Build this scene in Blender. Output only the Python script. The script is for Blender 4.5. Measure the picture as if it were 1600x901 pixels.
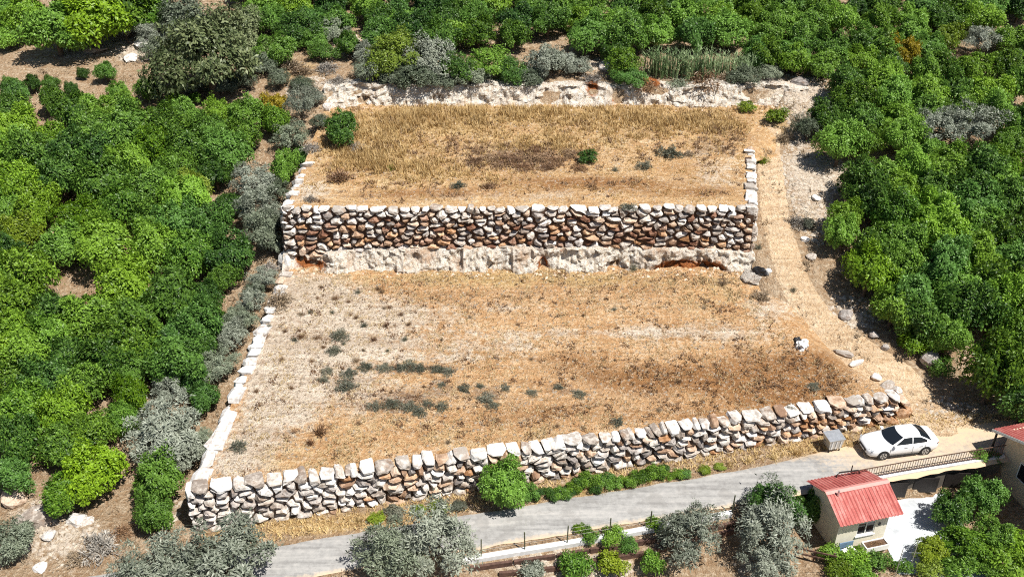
import bpy, math, random
import numpy as np
from mathutils import Vector, noise as mnoise

R = math.radians
for o in list(bpy.data.objects):
    bpy.data.objects.remove(o)
sc = bpy.context.scene
COL = sc.collection

# ------------------------------------------------------------------ camera, sky, sun, exposure
CAMH, PITCH, FPX = 41.3, 32.0, 1500.0
cam_d = bpy.data.cameras.new('camera')
cam_d.sensor_width = 36.0
cam_d.lens = 36.0 * FPX / 1600.0
cam_d.clip_end = 3000
cam = bpy.data.objects.new('camera', cam_d)
COL.objects.link(cam)
cam.location = (0, 0, CAMH)
cam.rotation_euler = (R(90 - PITCH), 0, 0)
sc.camera = cam

SUN = Vector((0.40, -0.26, 0.88)).normalized()      # direction towards the sun
w = bpy.data.worlds.new('World'); sc.world = w; w.use_nodes = True
nt = w.node_tree
bg = nt.nodes['Background']
sky = nt.nodes.new('ShaderNodeTexSky'); sky.sky_type = 'NISHITA'; sky.sun_disc = False
sky.sun_elevation = math.asin(SUN.z); sky.sun_rotation = math.atan2(SUN.x, SUN.y)
nt.links.new(sky.outputs[0], bg.inputs[0]); bg.inputs[1].default_value = 0.05
sd = bpy.data.lights.new('sun', 'SUN'); sd.energy = 5.0; sd.angle = R(0.5); sd.color = (1.0, 0.955, 0.88)
so = bpy.data.objects.new('sun', sd); COL.objects.link(so)
so.rotation_euler = SUN.to_track_quat('Z', 'Y').to_euler(); so.location = (30, -20, 80)
sc.view_settings.view_transform = 'Standard'
sc.view_settings.look = 'None'
sc.view_settings.exposure = 0.55
sc.view_settings.gamma = 1.0
sc.render.engine = 'CYCLES'
sc.cycles.max_bounces = 5
sc.cycles.diffuse_bounces = 3
sc.cycles.transparent_max_bounces = 4
sc.cycles.pixel_filter_type = 'BLACKMAN_HARRIS'
sc.cycles.filter_width = 1.1
sc.cycles.use_denoising = False

rng = random.Random(7)
NR = np.random.RandomState(11)

# ------------------------------------------------------------------ terrain functions
def lin(t, pts):
    if t <= pts[0][0]: return pts[0][1]
    for (a, va), (b, vb) in zip(pts, pts[1:]):
        if t <= b: return va + (vb - va) * (t - a) / (b - a)
    return pts[-1][1]
def sstep(a, b, t):
    t = min(1.0, max(0.0, (t - a) / (b - a))); return t * t * (3 - 2 * t)
def nz(x, y, s=1.0, k=0.0): return mnoise.noise(Vector((x * s, y * s, k)))

def y_road(x): return 38.15 + (x + 12.4) * 0.2043 + 0.35 * sstep(10, 26, x)
def z_road(x): return -0.7 + (max(-45, min(x, 45)) + 12.4) / 36.7 * 0.7
PY = [(20, -4.0), (30, -2.2), (38, -0.9), (45, -0.1), (50, 0.6), (58, 2.0), (65, 3.6), (72, 5.8), (80, 8.0),
      (87, 9.8), (100, 11.8), (112, 13.5), (140, 18), (400, 60), (900, 120)]
QD = [(-60, -12), (-14, -3.6), (-5.5, -1.9), (-3.0, -1.0), (-1.6, -0.12), (1.6, 0.0), (4, 0.08), (5, 0.15)]
WY0 = (-18.8, 40.3); WY1 = (25.5, 49.3)
def y_wall(x):
    t = (x - WY0[0]) / (WY1[0] - WY0[0])
    return WY0[1] + (WY1[1] - WY0[1]) * t - 0.45 * max(0.0, 4 * t * (1 - t)) * (0.4 + 0.6 * t)
YARD = (16.6, 47.0)
def base(x, y):
    d = y - y_road(x)
    a = z_road(x) + lin(d, QD)
    p = lin(y, PY) - 0.9 * sstep(-15, -19, x) * sstep(90, 70, y)
    k = sstep(4, 10, d)
    z = a * (1 - k) + p * k
    amp = sstep(2.0, 6.0, d) + sstep(-2.0, -5.0, d) * 0.5
    z += amp * (0.28 * nz(x, y, 0.16, 3.1) + 0.12 * nz(x, y, 0.5, 7.7))
    if d < -1.2:                                          # the levelled yard round the hut
        ky = sstep(15.2, 17.6, x) * sstep(-1.25, -1.7, d)
        z = z * (1 - ky) + (-2.0) * ky
    return z
def right_edge(y):
    return lin(y, [(49.0, 25.2), (51.5, 23.6), (55.2, 20.6), (59.5, 19.2), (62, 18.9), (66, 18.6)])
def low_v(x, y):
    yw = y_wall(x); return (y - yw) / (64.8 - yw)
def in_low(x, y, m=0.0):
    if y > 65.2 - m or y < y_wall(x) + 0.3 + m: return False
    xl = -18.3 + (y - 40.3) / 25.3 * 1.1
    return xl + m < x < right_edge(y) - m
def z_low(x, y):
    return 2.0 + 0.85 * min(1, max(0, low_v(x, y))) + 0.10 * nz(x, y, 0.22, 1.3) + 0.04 * nz(x, y, 0.9, 5.0)
def up_right(y): return lin(y, [(65.5, 18.5), (75.5, 20.4), (80, 22.0), (86, 26.0)])
def in_up(x, y, m=0.0):
    if y < 65.6 + m or y > 85.6 - m: return False
    return -17.3 + m < x < up_right(y) - m
def z_up(x, y):
    return 7.5 + 0.85 * min(1, max(0, (y - 65.5) / 20)) + 0.10 * nz(x, y, 0.25, 9.3) + 0.05 * nz(x, y, 0.9, 2.0)
def top(x, y):
    if in_low(x, y): return z_low(x, y)
    if in_up(x, y): return z_up(x, y)
    return base(x, y)

CP, SP = math.cos(R(PITCH)), math.sin(R(PITCH))
def ray(px, py):
    u = (px - 800) / FPX; v = (py - 450.5) / FPX
    return (u, CP - v * SP, -(SP + v * CP))
def at(px, py, z):
    d = ray(px, py); k = (z - CAMH) / d[2]
    return (d[0] * k, d[1] * k, z)
def hit(px, py, h=0.0, f=top):
    """the point on the photo's line of sight that lies h above the ground, in metres"""
    d = ray(px, py); lo = 40.0
    k = lo
    while k < 260:
        if CAMH + d[2] * k <= f(d[0] * k, d[1] * k) + h:
            a, b = k - 0.5, k
            for _ in range(12):
                m = (a + b) / 2
                if CAMH + d[2] * m <= f(d[0] * m, d[1] * m) + h: b = m
                else: a = m
            return (d[0] * b, d[1] * b, f(d[0] * b, d[1] * b)), b
        k += 0.5
    return (d[0] * k, d[1] * k, f(d[0] * k, d[1] * k)), k

# ------------------------------------------------------------------ object helpers
def mesh_np(name, verts, faces, smooth=False):
    me = bpy.data.meshes.new(name)
    me.from_pydata(verts if isinstance(verts, list) else verts.tolist(), [], faces if isinstance(faces, list) else faces.tolist())
    if smooth: me.polygons.foreach_set('use_smooth', [True] * len(me.polygons))
    me.update()
    return me
def put(name, me, mat=None, parent=None, loc=None, rot=None, scl=None):
    o = bpy.data.objects.new(name, me); COL.objects.link(o)
    if mat is not None and me is not None and len(me.materials) == 0: me.materials.append(mat)
    if parent is not None: o.parent = parent
    if loc is not None: o.location = loc
    if rot is not None: o.rotation_euler = rot
    if scl is not None: o.scale = scl
    return o
def tag(o, label=None, cat=None, group=None, kind=None):
    if label: o['label'] = label
    if cat: o['category'] = cat
    if group: o['group'] = group
    if kind: o['kind'] = kind
    return o
def empty(name, loc, rz=0.0, s=1.0):
    o = bpy.data.objects.new(name, None); COL.objects.link(o)
    o.location = loc; o.rotation_euler = (0, 0, rz); o.empty_display_size = 0.2
    o.scale = (s, s, s) if not isinstance(s, tuple) else s
    return o
def objmat(o, mat):
    if o.data.materials: 
        o.material_slots[0].link = 'OBJECT'; o.material_slots[0].material = mat
class MB:
    def __init__(s): s.v = []; s.f = []
    def add(s, vs, fs):
        n = len(s.v); s.v += [tuple(p) for p in vs]; s.f += [tuple(i + n for i in f) for f in fs]; return s
    def box(s, x0, x1, y0, y1, z0, z1):
        return s.add([(x0,y0,z0),(x1,y0,z0),(x1,y1,z0),(x0,y1,z0),(x0,y0,z1),(x1,y0,z1),(x1,y1,z1),(x0,y1,z1)],
                     [(0,3,2,1),(4,5,6,7),(0,1,5,4),(1,2,6,5),(2,3,7,6),(3,0,4,7)])
    def tube(s, pts, r, n=6, r2=None):
        pts = [Vector(p) for p in pts]; m = len(pts); rings = []
        for i, p in enumerate(pts):
            d = (pts[min(i+1, m-1)] - pts[max(i-1, 0)]).normalized()
            a = Vector((0,0,1)) if abs(d.z) < 0.9 else Vector((1,0,0))
            e1 = d.cross(a).normalized(); e2 = d.cross(e1)
            rr = r if r2 is None else r + (r2 - r) * i / (m - 1)
            rings.append([p + rr * (math.cos(2*math.pi*k/n) * e1 + math.sin(2*math.pi*k/n) * e2) for k in range(n)])
        vs = [q for rg in rings for q in rg]; fs = []
        for i in range(m - 1):
            for k in range(n):
                fs.append((i*n+k, i*n+(k+1)%n, (i+1)*n+(k+1)%n, (i+1)*n+k))
        fs.append(tuple(range(n))); fs.append(tuple((m-1)*n + k for k in reversed(range(n))))
        return s.add(vs, fs)
    def build(s, name, mat, parent=None, smooth=False, **kw):
        return put(name, mesh_np(name, s.v, s.f, smooth), mat, parent, **kw)

# ------------------------------------------------------------------ materials
def new_mat(name):
    m = bpy.data.materials.new(name); m.use_nodes = True
    return m, m.node_tree, m.node_tree.nodes['Principled BSDF']
def N(nt, t, **kw):
    n = nt.nodes.new(t)
    for k, v in kw.items():
        if k in n.inputs.keys(): n.inputs[k].default_value = v
        else: setattr(n, k, v)
    return n
def ramp(nt, fac, stops):
    r = nt.nodes.new('ShaderNodeValToRGB'); cr = r.color_ramp
    while len(cr.elements) < len(stops): cr.elements.new(0.5)
    for e, (p, c) in zip(cr.elements, stops):
        e.position = p; e.color = (c[0], c[1], c[2], 1) if not isinstance(c, (int, float)) else (c, c, c, 1)
    nt.links.new(fac, r.inputs[0]); return r.outputs[0]
def mixc(nt, fac, a, b, mode='MIX'):
    n = nt.nodes.new('ShaderNodeMix'); n.data_type = 'RGBA'; n.blend_type = mode
    for s, v in ((0, fac), (6, a), (7, b)):
        if hasattr(v, 'links') or isinstance(v, bpy.types.NodeSocket): nt.links.new(v, n.inputs[s])
        else: n.inputs[s].default_value = v if s == 0 else (v[0], v[1], v[2], 1)
    return n.outputs[2]
def math_n(nt, op, a, b=0.0):
    n = nt.nodes.new('ShaderNodeMath'); n.operation = op
    for i, v in ((0, a), (1, b)):
        if isinstance(v, bpy.types.NodeSocket): nt.links.new(v, n.inputs[i])
        else: n.inputs[i].default_value = v
    return n.outputs[0]
def noise_n(nt, co, scale, detail=4.0, rough=0.6):
    n = N(nt, 'ShaderNodeTexNoise', Scale=scale, Detail=detail, Roughness=rough)
    nt.links.new(co, n.inputs['Vector']); return n.outputs[0]
def bump(nt, bsdf, h, strength, dist):
    b = N(nt, 'ShaderNodeBump', Strength=strength, Distance=dist)
    nt.links.new(h, b.inputs['Height']); nt.links.new(b.outputs[0], bsdf.inputs['Normal'])

def plain(name, col, rough=0.6, metal=0.0, var=0.12, scale=6.0, spec=0.4):
    m, nt, b = new_mat(name)
    co = N(nt, 'ShaderNodeTexCoord').outputs['Object']
    f = noise_n(nt, co, scale, 5)
    c = ramp(nt, f, [(0.3, tuple(x * (1 - var) for x in col)), (0.7, tuple(min(1, x * (1 + var)) for x in col))])
    nt.links.new(c, b.inputs['Base Color'])
    b.inputs['Roughness'].default_value = rough; b.inputs['Metallic'].default_value = metal
    b.inputs['Specular IOR Level'].default_value = spec
    return m

def leaf_mat(name, dark, lightc, trans=0.3, rough=0.45, scale=1.3, spec=0.3):
    m, nt, b = new_mat(name)
    co = N(nt, 'ShaderNodeTexCoord').outputs['Object']
    oi = N(nt, 'ShaderNodeObjectInfo')
    geo = N(nt, 'ShaderNodeNewGeometry')
    f = noise_n(nt, co, scale, 3)
    f2 = math_n(nt, 'MULTIPLY_ADD', geo.outputs['Random Per Island'], 0.55)
    f3 = math_n(nt, 'ADD', math_n(nt, 'MULTIPLY', f, 0.5), math_n(nt, 'MULTIPLY', geo.outputs['Random Per Island'], 0.45))
    f4 = math_n(nt, 'ADD', f3, math_n(nt, 'MULTIPLY', math_n(nt, 'SUBTRACT', oi.outputs['Random'], 0.5), 0.50))
    c = ramp(nt, f4, [(0.18, dark), (0.74, lightc)])
    hs = N(nt, 'ShaderNodeHueSaturation'); nt.links.new(c, hs.inputs['Color'])
    fr = math_n(nt, 'FRACT', math_n(nt, 'MULTIPLY', oi.outputs['Random'], 7.13))
    hw_ = 0.022 if lightc[1] > 1.3 * lightc[0] else 0.008
    nt.links.new(math_n(nt, 'ADD', math_n(nt, 'MULTIPLY', fr, hw_), 0.506 - hw_), hs.inputs['Hue'])
    nt.links.new(math_n(nt, 'ADD', math_n(nt, 'MULTIPLY', fr, -0.10), 1.05), hs.inputs['Saturation'])
    c = hs.outputs[0]
    nt.links.new(c, b.inputs['Base Color'])
    b.inputs['Roughness'].default_value = rough
    b.inputs['Specular IOR Level'].default_value = spec
    tr = N(nt, 'ShaderNodeBsdfTranslucent'); nt.links.new(c, tr.inputs[0])
    mx = N(nt, 'ShaderNodeMixShader'); mx.inputs[0].default_value = trans
    out = nt.nodes['Material Output']
    nt.links.new(b.outputs[0], mx.inputs[1]); nt.links.new(tr.outputs[0], mx.inputs[2]); nt.links.new(mx.outputs[0], out.inputs[0])
    return m

M = {}
M['leaf'] = leaf_mat('leaf_green', (0.033, 0.090, 0.012), (0.222, 0.408, 0.050))
M['leaf_dark'] = leaf_mat('leaf_dark_green', (0.024, 0.072, 0.014), (0.150, 0.310, 0.052))
M['leaf_bright'] = leaf_mat('leaf_bright_green', (0.060, 0.150, 0.014), (0.255, 0.460, 0.045))
M['leaf_yellow'] = leaf_mat('leaf_yellow_green', (0.095, 0.160, 0.014), (0.290, 0.370, 0.040))
M['leaf_gold'] = leaf_mat('leaf_golden', (0.240, 0.190, 0.020), (0.560, 0.430, 0.040))
M['olive'] = leaf_mat('leaf_olive_grey', (0.085, 0.105, 0.072), (0.345, 0.375, 0.300), trans=0.15)
M['olive_dark'] = leaf_mat('leaf_olive_dark', (0.060, 0.082, 0.048), (0.270, 0.310, 0.215), trans=0.15)
M['pine'] = leaf_mat('leaf_scrub_oak', (0.055, 0.080, 0.030), (0.250, 0.290, 0.140), trans=0.15)
M['weed_grey'] = leaf_mat('weed_grey_green', (0.060, 0.070, 0.050), (0.180, 0.180, 0.130), trans=0.1)
M['dry'] = leaf_mat('dry_twigs', (0.120, 0.080, 0.050), (0.360, 0.280, 0.190), trans=0.05)
M['dry_red'] = leaf_mat('dry_red_twigs', (0.110, 0.055, 0.030), (0.300, 0.190, 0.110), trans=0.05)
M['dry_grey'] = leaf_mat('dry_grey_twigs', (0.140, 0.125, 0.110), (0.380, 0.350, 0.310), trans=0.05)
M['straw'] = leaf_mat('straw', (0.340, 0.215, 0.085), (0.700, 0.540, 0.280), trans=0.15, scale=0.35)
M['straw_pale'] = leaf_mat('straw_pale', (0.330, 0.230, 0.110), (0.640, 0.500, 0.300), trans=0.15, scale=0.35)
M['reed'] = leaf_mat('reed', (0.100, 0.170, 0.060), (0.330, 0.420, 0.220), trans=0.2)
M['bark'] = plain('bark', (0.12, 0.085, 0.06), 0.9, var=0.4, scale=9)

def stone_mat(name, c0, c1, c2, stain=(0.24, 0.12, 0.05), amt=0.35):
    m, nt, b = new_mat(name)
    tc = N(nt, 'ShaderNodeTexCoord').outputs['Object']
    oi = N(nt, 'ShaderNodeObjectInfo')
    mp = N(nt, 'ShaderNodeMapping'); nt.links.new(tc, mp.inputs[0])
    cx = N(nt, 'ShaderNodeCombineXYZ')
    nt.links.new(math_n(nt, 'MULTIPLY', oi.outputs['Random'], 91.0), cx.inputs[0]); nt.links.new(cx.outputs[0], mp.inputs['Location'])
    co = mp.outputs[0]
    f = noise_n(nt, co, 3.2, 6, 0.65)
    g = math_n(nt, 'ADD', f, math_n(nt, 'MULTIPLY', math_n(nt, 'SUBTRACT', oi.outputs['Random'], 0.5), 0.35))
    c = ramp(nt, g, [(0.33, c0), (0.48, c1), (0.66, c2)])
    s = noise_n(nt, co, 1.7, 4, 0.6)
    sm = ramp(nt, s, [(0.52, 0.0), (0.68, 1.0)])
    c = mixc(nt, math_n(nt, 'MULTIPLY', sm, amt), c, stain)
    nt.links.new(c, b.inputs['Base Color']); b.inputs['Roughness'].default_value = 0.9
    b.inputs['Specular IOR Level'].default_value = 0.15
    h = noise_n(nt, co, 9.0, 6, 0.7)
    bump(nt, b, h, 0.8, 0.06)
    return m
M['st_white'] = stone_mat('limestone_white', (0.36, 0.32, 0.28), (0.55, 0.52, 0.49), (0.74, 0.73, 0.71), amt=0.35)
M['st_pale'] = stone_mat('limestone_pale', (0.24, 0.20, 0.17), (0.45, 0.40, 0.35), (0.68, 0.64, 0.60), amt=0.45)
M['st_grey'] = stone_mat('limestone_grey', (0.17, 0.15, 0.14), (0.33, 0.30, 0.28), (0.54, 0.50, 0.47), amt=0.40)
M['st_tan'] = stone_mat('stone_tan', (0.24, 0.15, 0.10), (0.42, 0.29, 0.20), (0.60, 0.48, 0.38), amt=0.5)
M['st_ochre'] = stone_mat('stone_ochre', (0.22, 0.11, 0.05), (0.38, 0.21, 0.11), (0.56, 0.39, 0.26), amt=0.5)
M['st_red'] = stone_mat('stone_red_brown', (0.13, 0.062, 0.04), (0.24, 0.13, 0.085), (0.42, 0.29, 0.22), stain=(0.15, 0.05, 0.02), amt=0.5)
M['core'] = plain('wall_core_earth', (0.075, 0.042, 0.026), 0.95, var=0.3)

M['st_dull'] = stone_mat('dull_rubble', (0.17, 0.135, 0.10), (0.31, 0.26, 0.205), (0.50, 0.44, 0.37), amt=0.3)
def ground_mat(name, attr=True, soil=((0.30,0.17,0.08),(0.45,0.28,0.14),(0.60,0.43,0.26)), pebble=0.5, fine=7.0, till=0.0):
    """earth with grit and stones; attributes pale / brown / grey hold what kind of earth lies where"""
    m, nt, b = new_mat(name)
    geo = N(nt, 'ShaderNodeNewGeometry'); co = geo.outputs['Position']
    mr_ = N(nt, 'ShaderNodeMapping'); nt.links.new(co, mr_.inputs[0]); mr_.inputs['Rotation'].default_value = (0.35, 0.25, 0.7); mr_.inputs['Location'].default_value = (3.3, 7.1, 1.7)
    f1 = noise_n(nt, mr_.outputs[0], 0.35, 6, 0.65); f2 = noise_n(nt, co, 2.2, 6, 0.7); f3 = noise_n(nt, co, fine, 4, 0.8)
    f = math_n(nt, 'ADD', math_n(nt, 'MULTIPLY', f1, 0.28), math_n(nt, 'ADD', math_n(nt, 'MULTIPLY', f2, 0.34), math_n(nt, 'MULTIPLY', f3, 0.38)))
    c = ramp(nt, f, [(0.36, soil[0]), (0.5, soil[1]), (0.63, soil[2])])
    if attr:
        for an, lo, hi in (('pale', (0.50,0.40,0.29), (0.90,0.81,0.69)), ('brown', (0.19,0.075,0.025), (0.46,0.235,0.09)),
                           ('grey', (0.11,0.070,0.050), (0.34,0.235,0.17)), ('straw', (0.40,0.25,0.10), (0.70,0.51,0.25))):
            a = N(nt, 'ShaderNodeAttribute'); a.attribute_name = an
            cc = ramp(nt, math_n(nt, 'ADD', math_n(nt, 'MULTIPLY', f2, 0.6), math_n(nt, 'MULTIPLY', f3, 0.4)), [(0.36, lo), (0.64, hi)])
            k = math_n(nt, 'ADD', a.outputs['Fac'], math_n(nt, 'ADD', math_n(nt, 'MULTIPLY', math_n(nt, 'SUBTRACT', f2, 0.5), 1.6), math_n(nt, 'MULTIPLY', math_n(nt, 'SUBTRACT', f1, 0.5), 1.5)))
            k = ramp(nt, k, [(0.25, 0.0), (0.75, 0.92)])
            k = math_n(nt, 'MULTIPLY', k, math_n(nt, 'MINIMUM', math_n(nt, 'MULTIPLY', a.outputs['Fac'], 4.0), 1.0))
            c = mixc(nt, k, c, cc)
    mpl = N(nt, 'ShaderNodeMapping'); nt.links.new(co, mpl.inputs[0]); mpl.inputs['Scale'].default_value = (0.22, 2.3, 1.0); mpl.inputs['Rotation'].default_value = (0, 0, till)
    fl = noise_n(nt, mpl.outputs[0], 1.0, 4, 0.65)
    f5 = noise_n(nt, co, fine * 0.55, 3, 0.75)
    c = mixc(nt, math_n(nt, 'MULTIPLY', ramp(nt, fl, [(0.40, 1.0), (0.56, 0.0)]), 0.30), c, (0.27, 0.145, 0.065))
    c = mixc(nt, math_n(nt, 'MULTIPLY', ramp(nt, f5, [(0.34, 1.0), (0.45, 0.0)]), 0.45), c, (0.29, 0.145, 0.06))
    c = mixc(nt, math_n(nt, 'MULTIPLY', ramp(nt, f5, [(0.54, 0.0), (0.64, 1.0)]), 0.40), c, (0.88, 0.76, 0.58))
    vo = N(nt, 'ShaderNodeTexVoronoi', Scale=4.5); nt.links.new(co, vo.inputs['Vector'])
    pk = math_n(nt, 'MULTIPLY', ramp(nt, vo.outputs['Distance'], [(0.16, 1.0), (0.30, 0.0)]), pebble)
    sel = ramp(nt, noise_n(nt, co, 1.3, 3), [(0.45, 0.0), (0.6, 1.0)])
    pk = math_n(nt, 'MULTIPLY', pk, sel)
    c = mixc(nt, pk, c, (0.70, 0.60, 0.47))
    nt.links.new(c, b.inputs['Base Color']); b.inputs['Roughness'].default_value = 0.95
    b.inputs['Specular IOR Level'].default_value = 0.1
    hh = math_n(nt, 'ADD', math_n(nt, 'ADD', math_n(nt, 'ADD', math_n(nt, 'MULTIPLY', f3, 0.6), math_n(nt, 'ADD', math_n(nt, 'MULTIPLY', fl, 0.7), math_n(nt, 'MULTIPLY', f5, 0.6))), math_n(nt, 'MULTIPLY', f2, 0.9)), math_n(nt, 'MULTIPLY', pk, 0.5))
    bump(nt, b, hh, 1.0, 0.35)
    return m
M['ground'] = ground_mat('orchard_earth', soil=((0.26,0.17,0.10),(0.42,0.30,0.19),(0.60,0.48,0.35)))
M['low'] = ground_mat('lower_terrace_earth', soil=((0.38,0.175,0.070),(0.65,0.40,0.20),(0.88,0.70,0.49)), fine=6.5, pebble=0.4)
M['up'] = ground_mat('upper_terrace_earth', soil=((0.38,0.185,0.075),(0.65,0.42,0.21),(0.88,0.71,0.47)), fine=6.5, pebble=0.3)
M['track'] = ground_mat('track_earth', attr=False, soil=((0.56,0.38,0.22),(0.76,0.56,0.36),(0.88,0.74,0.55)), pebble=0.35, till=1.2)

def road_mat():
    m, nt, b = new_mat('worn_concrete')
    geo = N(nt, 'ShaderNodeNewGeometry'); co = geo.outputs['Position']
    mp = N(nt, 'ShaderNodeMapping'); nt.links.new(co, mp.inputs[0]); mp.inputs['Rotation'].default_value = (0, 0, -R(11.5)); mp.inputs['Scale'].default_value = (0.14, 1.6, 1)
    s = noise_n(nt, mp.outputs[0], 1.6, 5, 0.6); f = noise_n(nt, co, 3.0, 6, 0.7)
    c = ramp(nt, math_n(nt, 'ADD', math_n(nt, 'MULTIPLY', s, 0.6), math_n(nt, 'MULTIPLY', f, 0.4)),
             [(0.35, (0.21,0.205,0.20)), (0.5, (0.325,0.32,0.31)), (0.66, (0.43,0.415,0.395))])
    pt = ramp(nt, noise_n(nt, co, 0.55, 5, 0.7), [(0.53, 0.0), (0.57, 1.0)]); c = mixc(nt, math_n(nt, 'MULTIPLY', pt, 0.30), c, (0.19, 0.18, 0.17))
    a = N(nt, 'ShaderNodeAttribute'); a.attribute_name = 'dust'
    k = math_n(nt, 'ADD', a.outputs['Fac'], math_n(nt, 'MULTIPLY', math_n(nt, 'SUBTRACT', f, 0.5), 0.9))
    c = mixc(nt, ramp(nt, k, [(0.3, 0.0), (0.75, 1.0)]), c, (0.56, 0.43, 0.29))
    nt.links.new(c, b.inputs['Base Color']); b.inputs['Roughness'].default_value = 0.9; b.inputs['Specular IOR Level'].default_value = 0.15
    bump(nt, b, noise_n(nt, co, 14, 5, 0.7), 0.4, 0.03)
    return m
M['road'] = road_mat()

def rock_mat(name, warm=0.4):
    m, nt, b = new_mat(name)
    geo = N(nt, 'ShaderNodeNewGeometry'); co = geo.outputs['Position']
    mp = N(nt, 'ShaderNodeMapping'); nt.links.new(co, mp.inputs[0]); mp.inputs['Scale'].default_value = (1.9, 1.0, 0.9)
    s = noise_n(nt, mp.outputs[0], 2.0, 6, 0.7); f = noise_n(nt, co, 4.2, 6, 0.75); g = noise_n(nt, co, 0.4, 4, 0.6)
    c = ramp(nt, math_n(nt, 'ADD', math_n(nt, 'MULTIPLY', s, 0.5), math_n(nt, 'MULTIPLY', f, 0.5)),
             [(0.36, (0.26,0.15,0.085)), (0.42, (0.62,0.49,0.36)), (0.50, (0.84,0.77,0.67)), (0.64, (0.90,0.87,0.82))])
    wk = math_n(nt, 'MULTIPLY', ramp(nt, math_n(nt, 'ADD', math_n(nt, 'MULTIPLY', g, 0.6), math_n(nt, 'MULTIPLY', f, 0.4)), [(0.52, 0.0), (0.62, 1.0)]), warm)
    a = N(nt, 'ShaderNodeAttribute'); a.attribute_name = 'red'
    rk = ramp(nt, math_n(nt, 'ADD', a.outputs['Fac'], math_n(nt, 'MULTIPLY', math_n(nt, 'SUBTRACT', f, 0.5), 1.4)), [(0.35, 0.0), (0.6, 1.0)])
    rc = ramp(nt, f, [(0.35, (0.20, 0.055, 0.02)), (0.65, (0.50, 0.20, 0.07))])
    c = mixc(nt, wk, c, (0.46, 0.26, 0.13)); c = mixc(nt, rk, c, rc)
    nt.links.new(c, b.inputs['Base Color']); b.inputs['Roughness'].default_value = 0.95; b.inputs['Specular IOR Level'].default_value = 0.1
    bump(nt, b, math_n(nt, 'ADD', s, math_n(nt, 'MULTIPLY', f, 0.8)), 1.0, 0.4)
    return m
M['rock'] = rock_mat('cut_bedrock', 0.75)
M['rock_pale'] = rock_mat('pale_rock', 0.3)

def roof_mat():
    m, nt, b = new_mat('red_roof_paint')
    co = N(nt, 'ShaderNodeTexCoord').outputs['Object']
    mp = N(nt, 'ShaderNodeMapping'); nt.links.new(co, mp.inputs[0]); mp.inputs['Scale'].default_value = (3.5, 0.5, 1)
    s = noise_n(nt, mp.outputs[0], 1.5, 5, 0.65); f = noise_n(nt, co, 1.1, 5, 0.65); g = noise_n(nt, co, 12, 4)
    k = math_n(nt, 'ADD', math_n(nt, 'MULTIPLY', f, 0.35), math_n(nt, 'ADD', math_n(nt, 'MULTIPLY', s, 0.45), math_n(nt, 'MULTIPLY', g, 0.2)))
    c = ramp(nt, k, [(0.36, (0.27,0.05,0.045)), (0.5, (0.43,0.12,0.105)), (0.64, (0.58,0.27,0.24))])
    c = mixc(nt, math_n(nt, 'MULTIPLY', ramp(nt, g, [(0.56, 0.0), (0.70, 1.0)]), 0.45), c, (0.30, 0.19, 0.13))
    nt.links.new(c, b.inputs['Base Color']); b.inputs['Roughness'].default_value = 0.6
    b.inputs['Specular IOR Level'].default_value = 0.25
    return m
M['roof'] = roof_mat()
M['ridge'] = plain('faded_ridge_paint', (0.56, 0.25, 0.22), 0.5)
M['plaster'] = plain('cream_plaster', (0.74, 0.69, 0.56), 0.85, var=0.08, scale=2)
M['plaster_white'] = plain('white_plaster', (0.80, 0.79, 0.75), 0.85, var=0.06, scale=2)
M['plaster_beige'] = plain('beige_plaster', (0.66, 0.53, 0.38), 0.85, var=0.1, scale=2)
M['yard'] = plain('pale_screed', (0.50, 0.53, 0.56), 0.75, var=0.28, scale=0.9)
M['concrete'] = plain('kerb_concrete', (0.68, 0.68, 0.67), 0.85, var=0.15, scale=4)
M['iron'] = plain('dark_iron', (0.035, 0.03, 0.028), 0.5, 0.3, var=0.2)
M['rust_rail'] = plain('brown_painted_iron', (0.14, 0.085, 0.06), 0.55, 0.2, var=0.25)
M['galv'] = plain('galvanised_steel', (0.55, 0.57, 0.59), 0.42, 0.75, var=0.18, scale=5)
M['timber'] = plain('weathered_timber', (0.10, 0.055, 0.04), 0.85, var=0.4, scale=5)
M['post'] = plain('olive_green_post', (0.09, 0.10, 0.055), 0.7, var=0.3)
M['wire'] = plain('fence_wire', (0.34, 0.33, 0.31), 0.5, 0.5)
M['carpaint'] = plain('white_car_paint', (0.80, 0.81, 0.82), 0.28, var=0.01, spec=0.5)
M['carpaint'].node_tree.nodes['Principled BSDF'].inputs['Coat Weight'].default_value = 0.6
M['glass'] = plain('dark_tinted_glass', (0.012, 0.016, 0.022), 0.08, var=0.05, spec=0.5)
M['rubber'] = plain('tyre_rubber', (0.018, 0.018, 0.018), 0.85, var=0.2)
M['alloy'] = plain('alloy_rim', (0.50, 0.51, 0.52), 0.35, 0.7)
M['black'] = plain('black_trim', (0.02, 0.02, 0.02), 0.5)
M['lamp'] = plain('headlamp_lens', (0.45, 0.48, 0.50), 0.1, var=0.1, spec=0.6)
M['red_lamp'] = plain('tail_lamp_lens', (0.30, 0.02, 0.02), 0.2)
M['plate'] = plain('number_plate', (0.75, 0.75, 0.75), 0.5)
M['tarp_black'] = plain('black_plastic', (0.022, 0.022, 0.024), 0.35, var=0.4)
M['sack_white'] = plain('white_sack', (0.72, 0.71, 0.68), 0.7, var=0.15)
M['gravel'] = ground_mat('gravel_heap', attr=False, soil=((0.36,0.33,0.29),(0.56,0.52,0.47),(0.74,0.71,0.66)), pebble=0.7)
M['blue'] = plain('faded_blue_sheet', (0.16, 0.24, 0.36), 0.5, var=0.2)
M['wallgrey'] = plain('shade_dark_render', (0.10, 0.085, 0.07), 0.9, var=0.35, scale=2)  # dark colour stands in for the shade on the yard wall
M['soilpot'] = plain('planter_soil', (0.10, 0.06, 0.04), 0.95, var=0.3)

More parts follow.
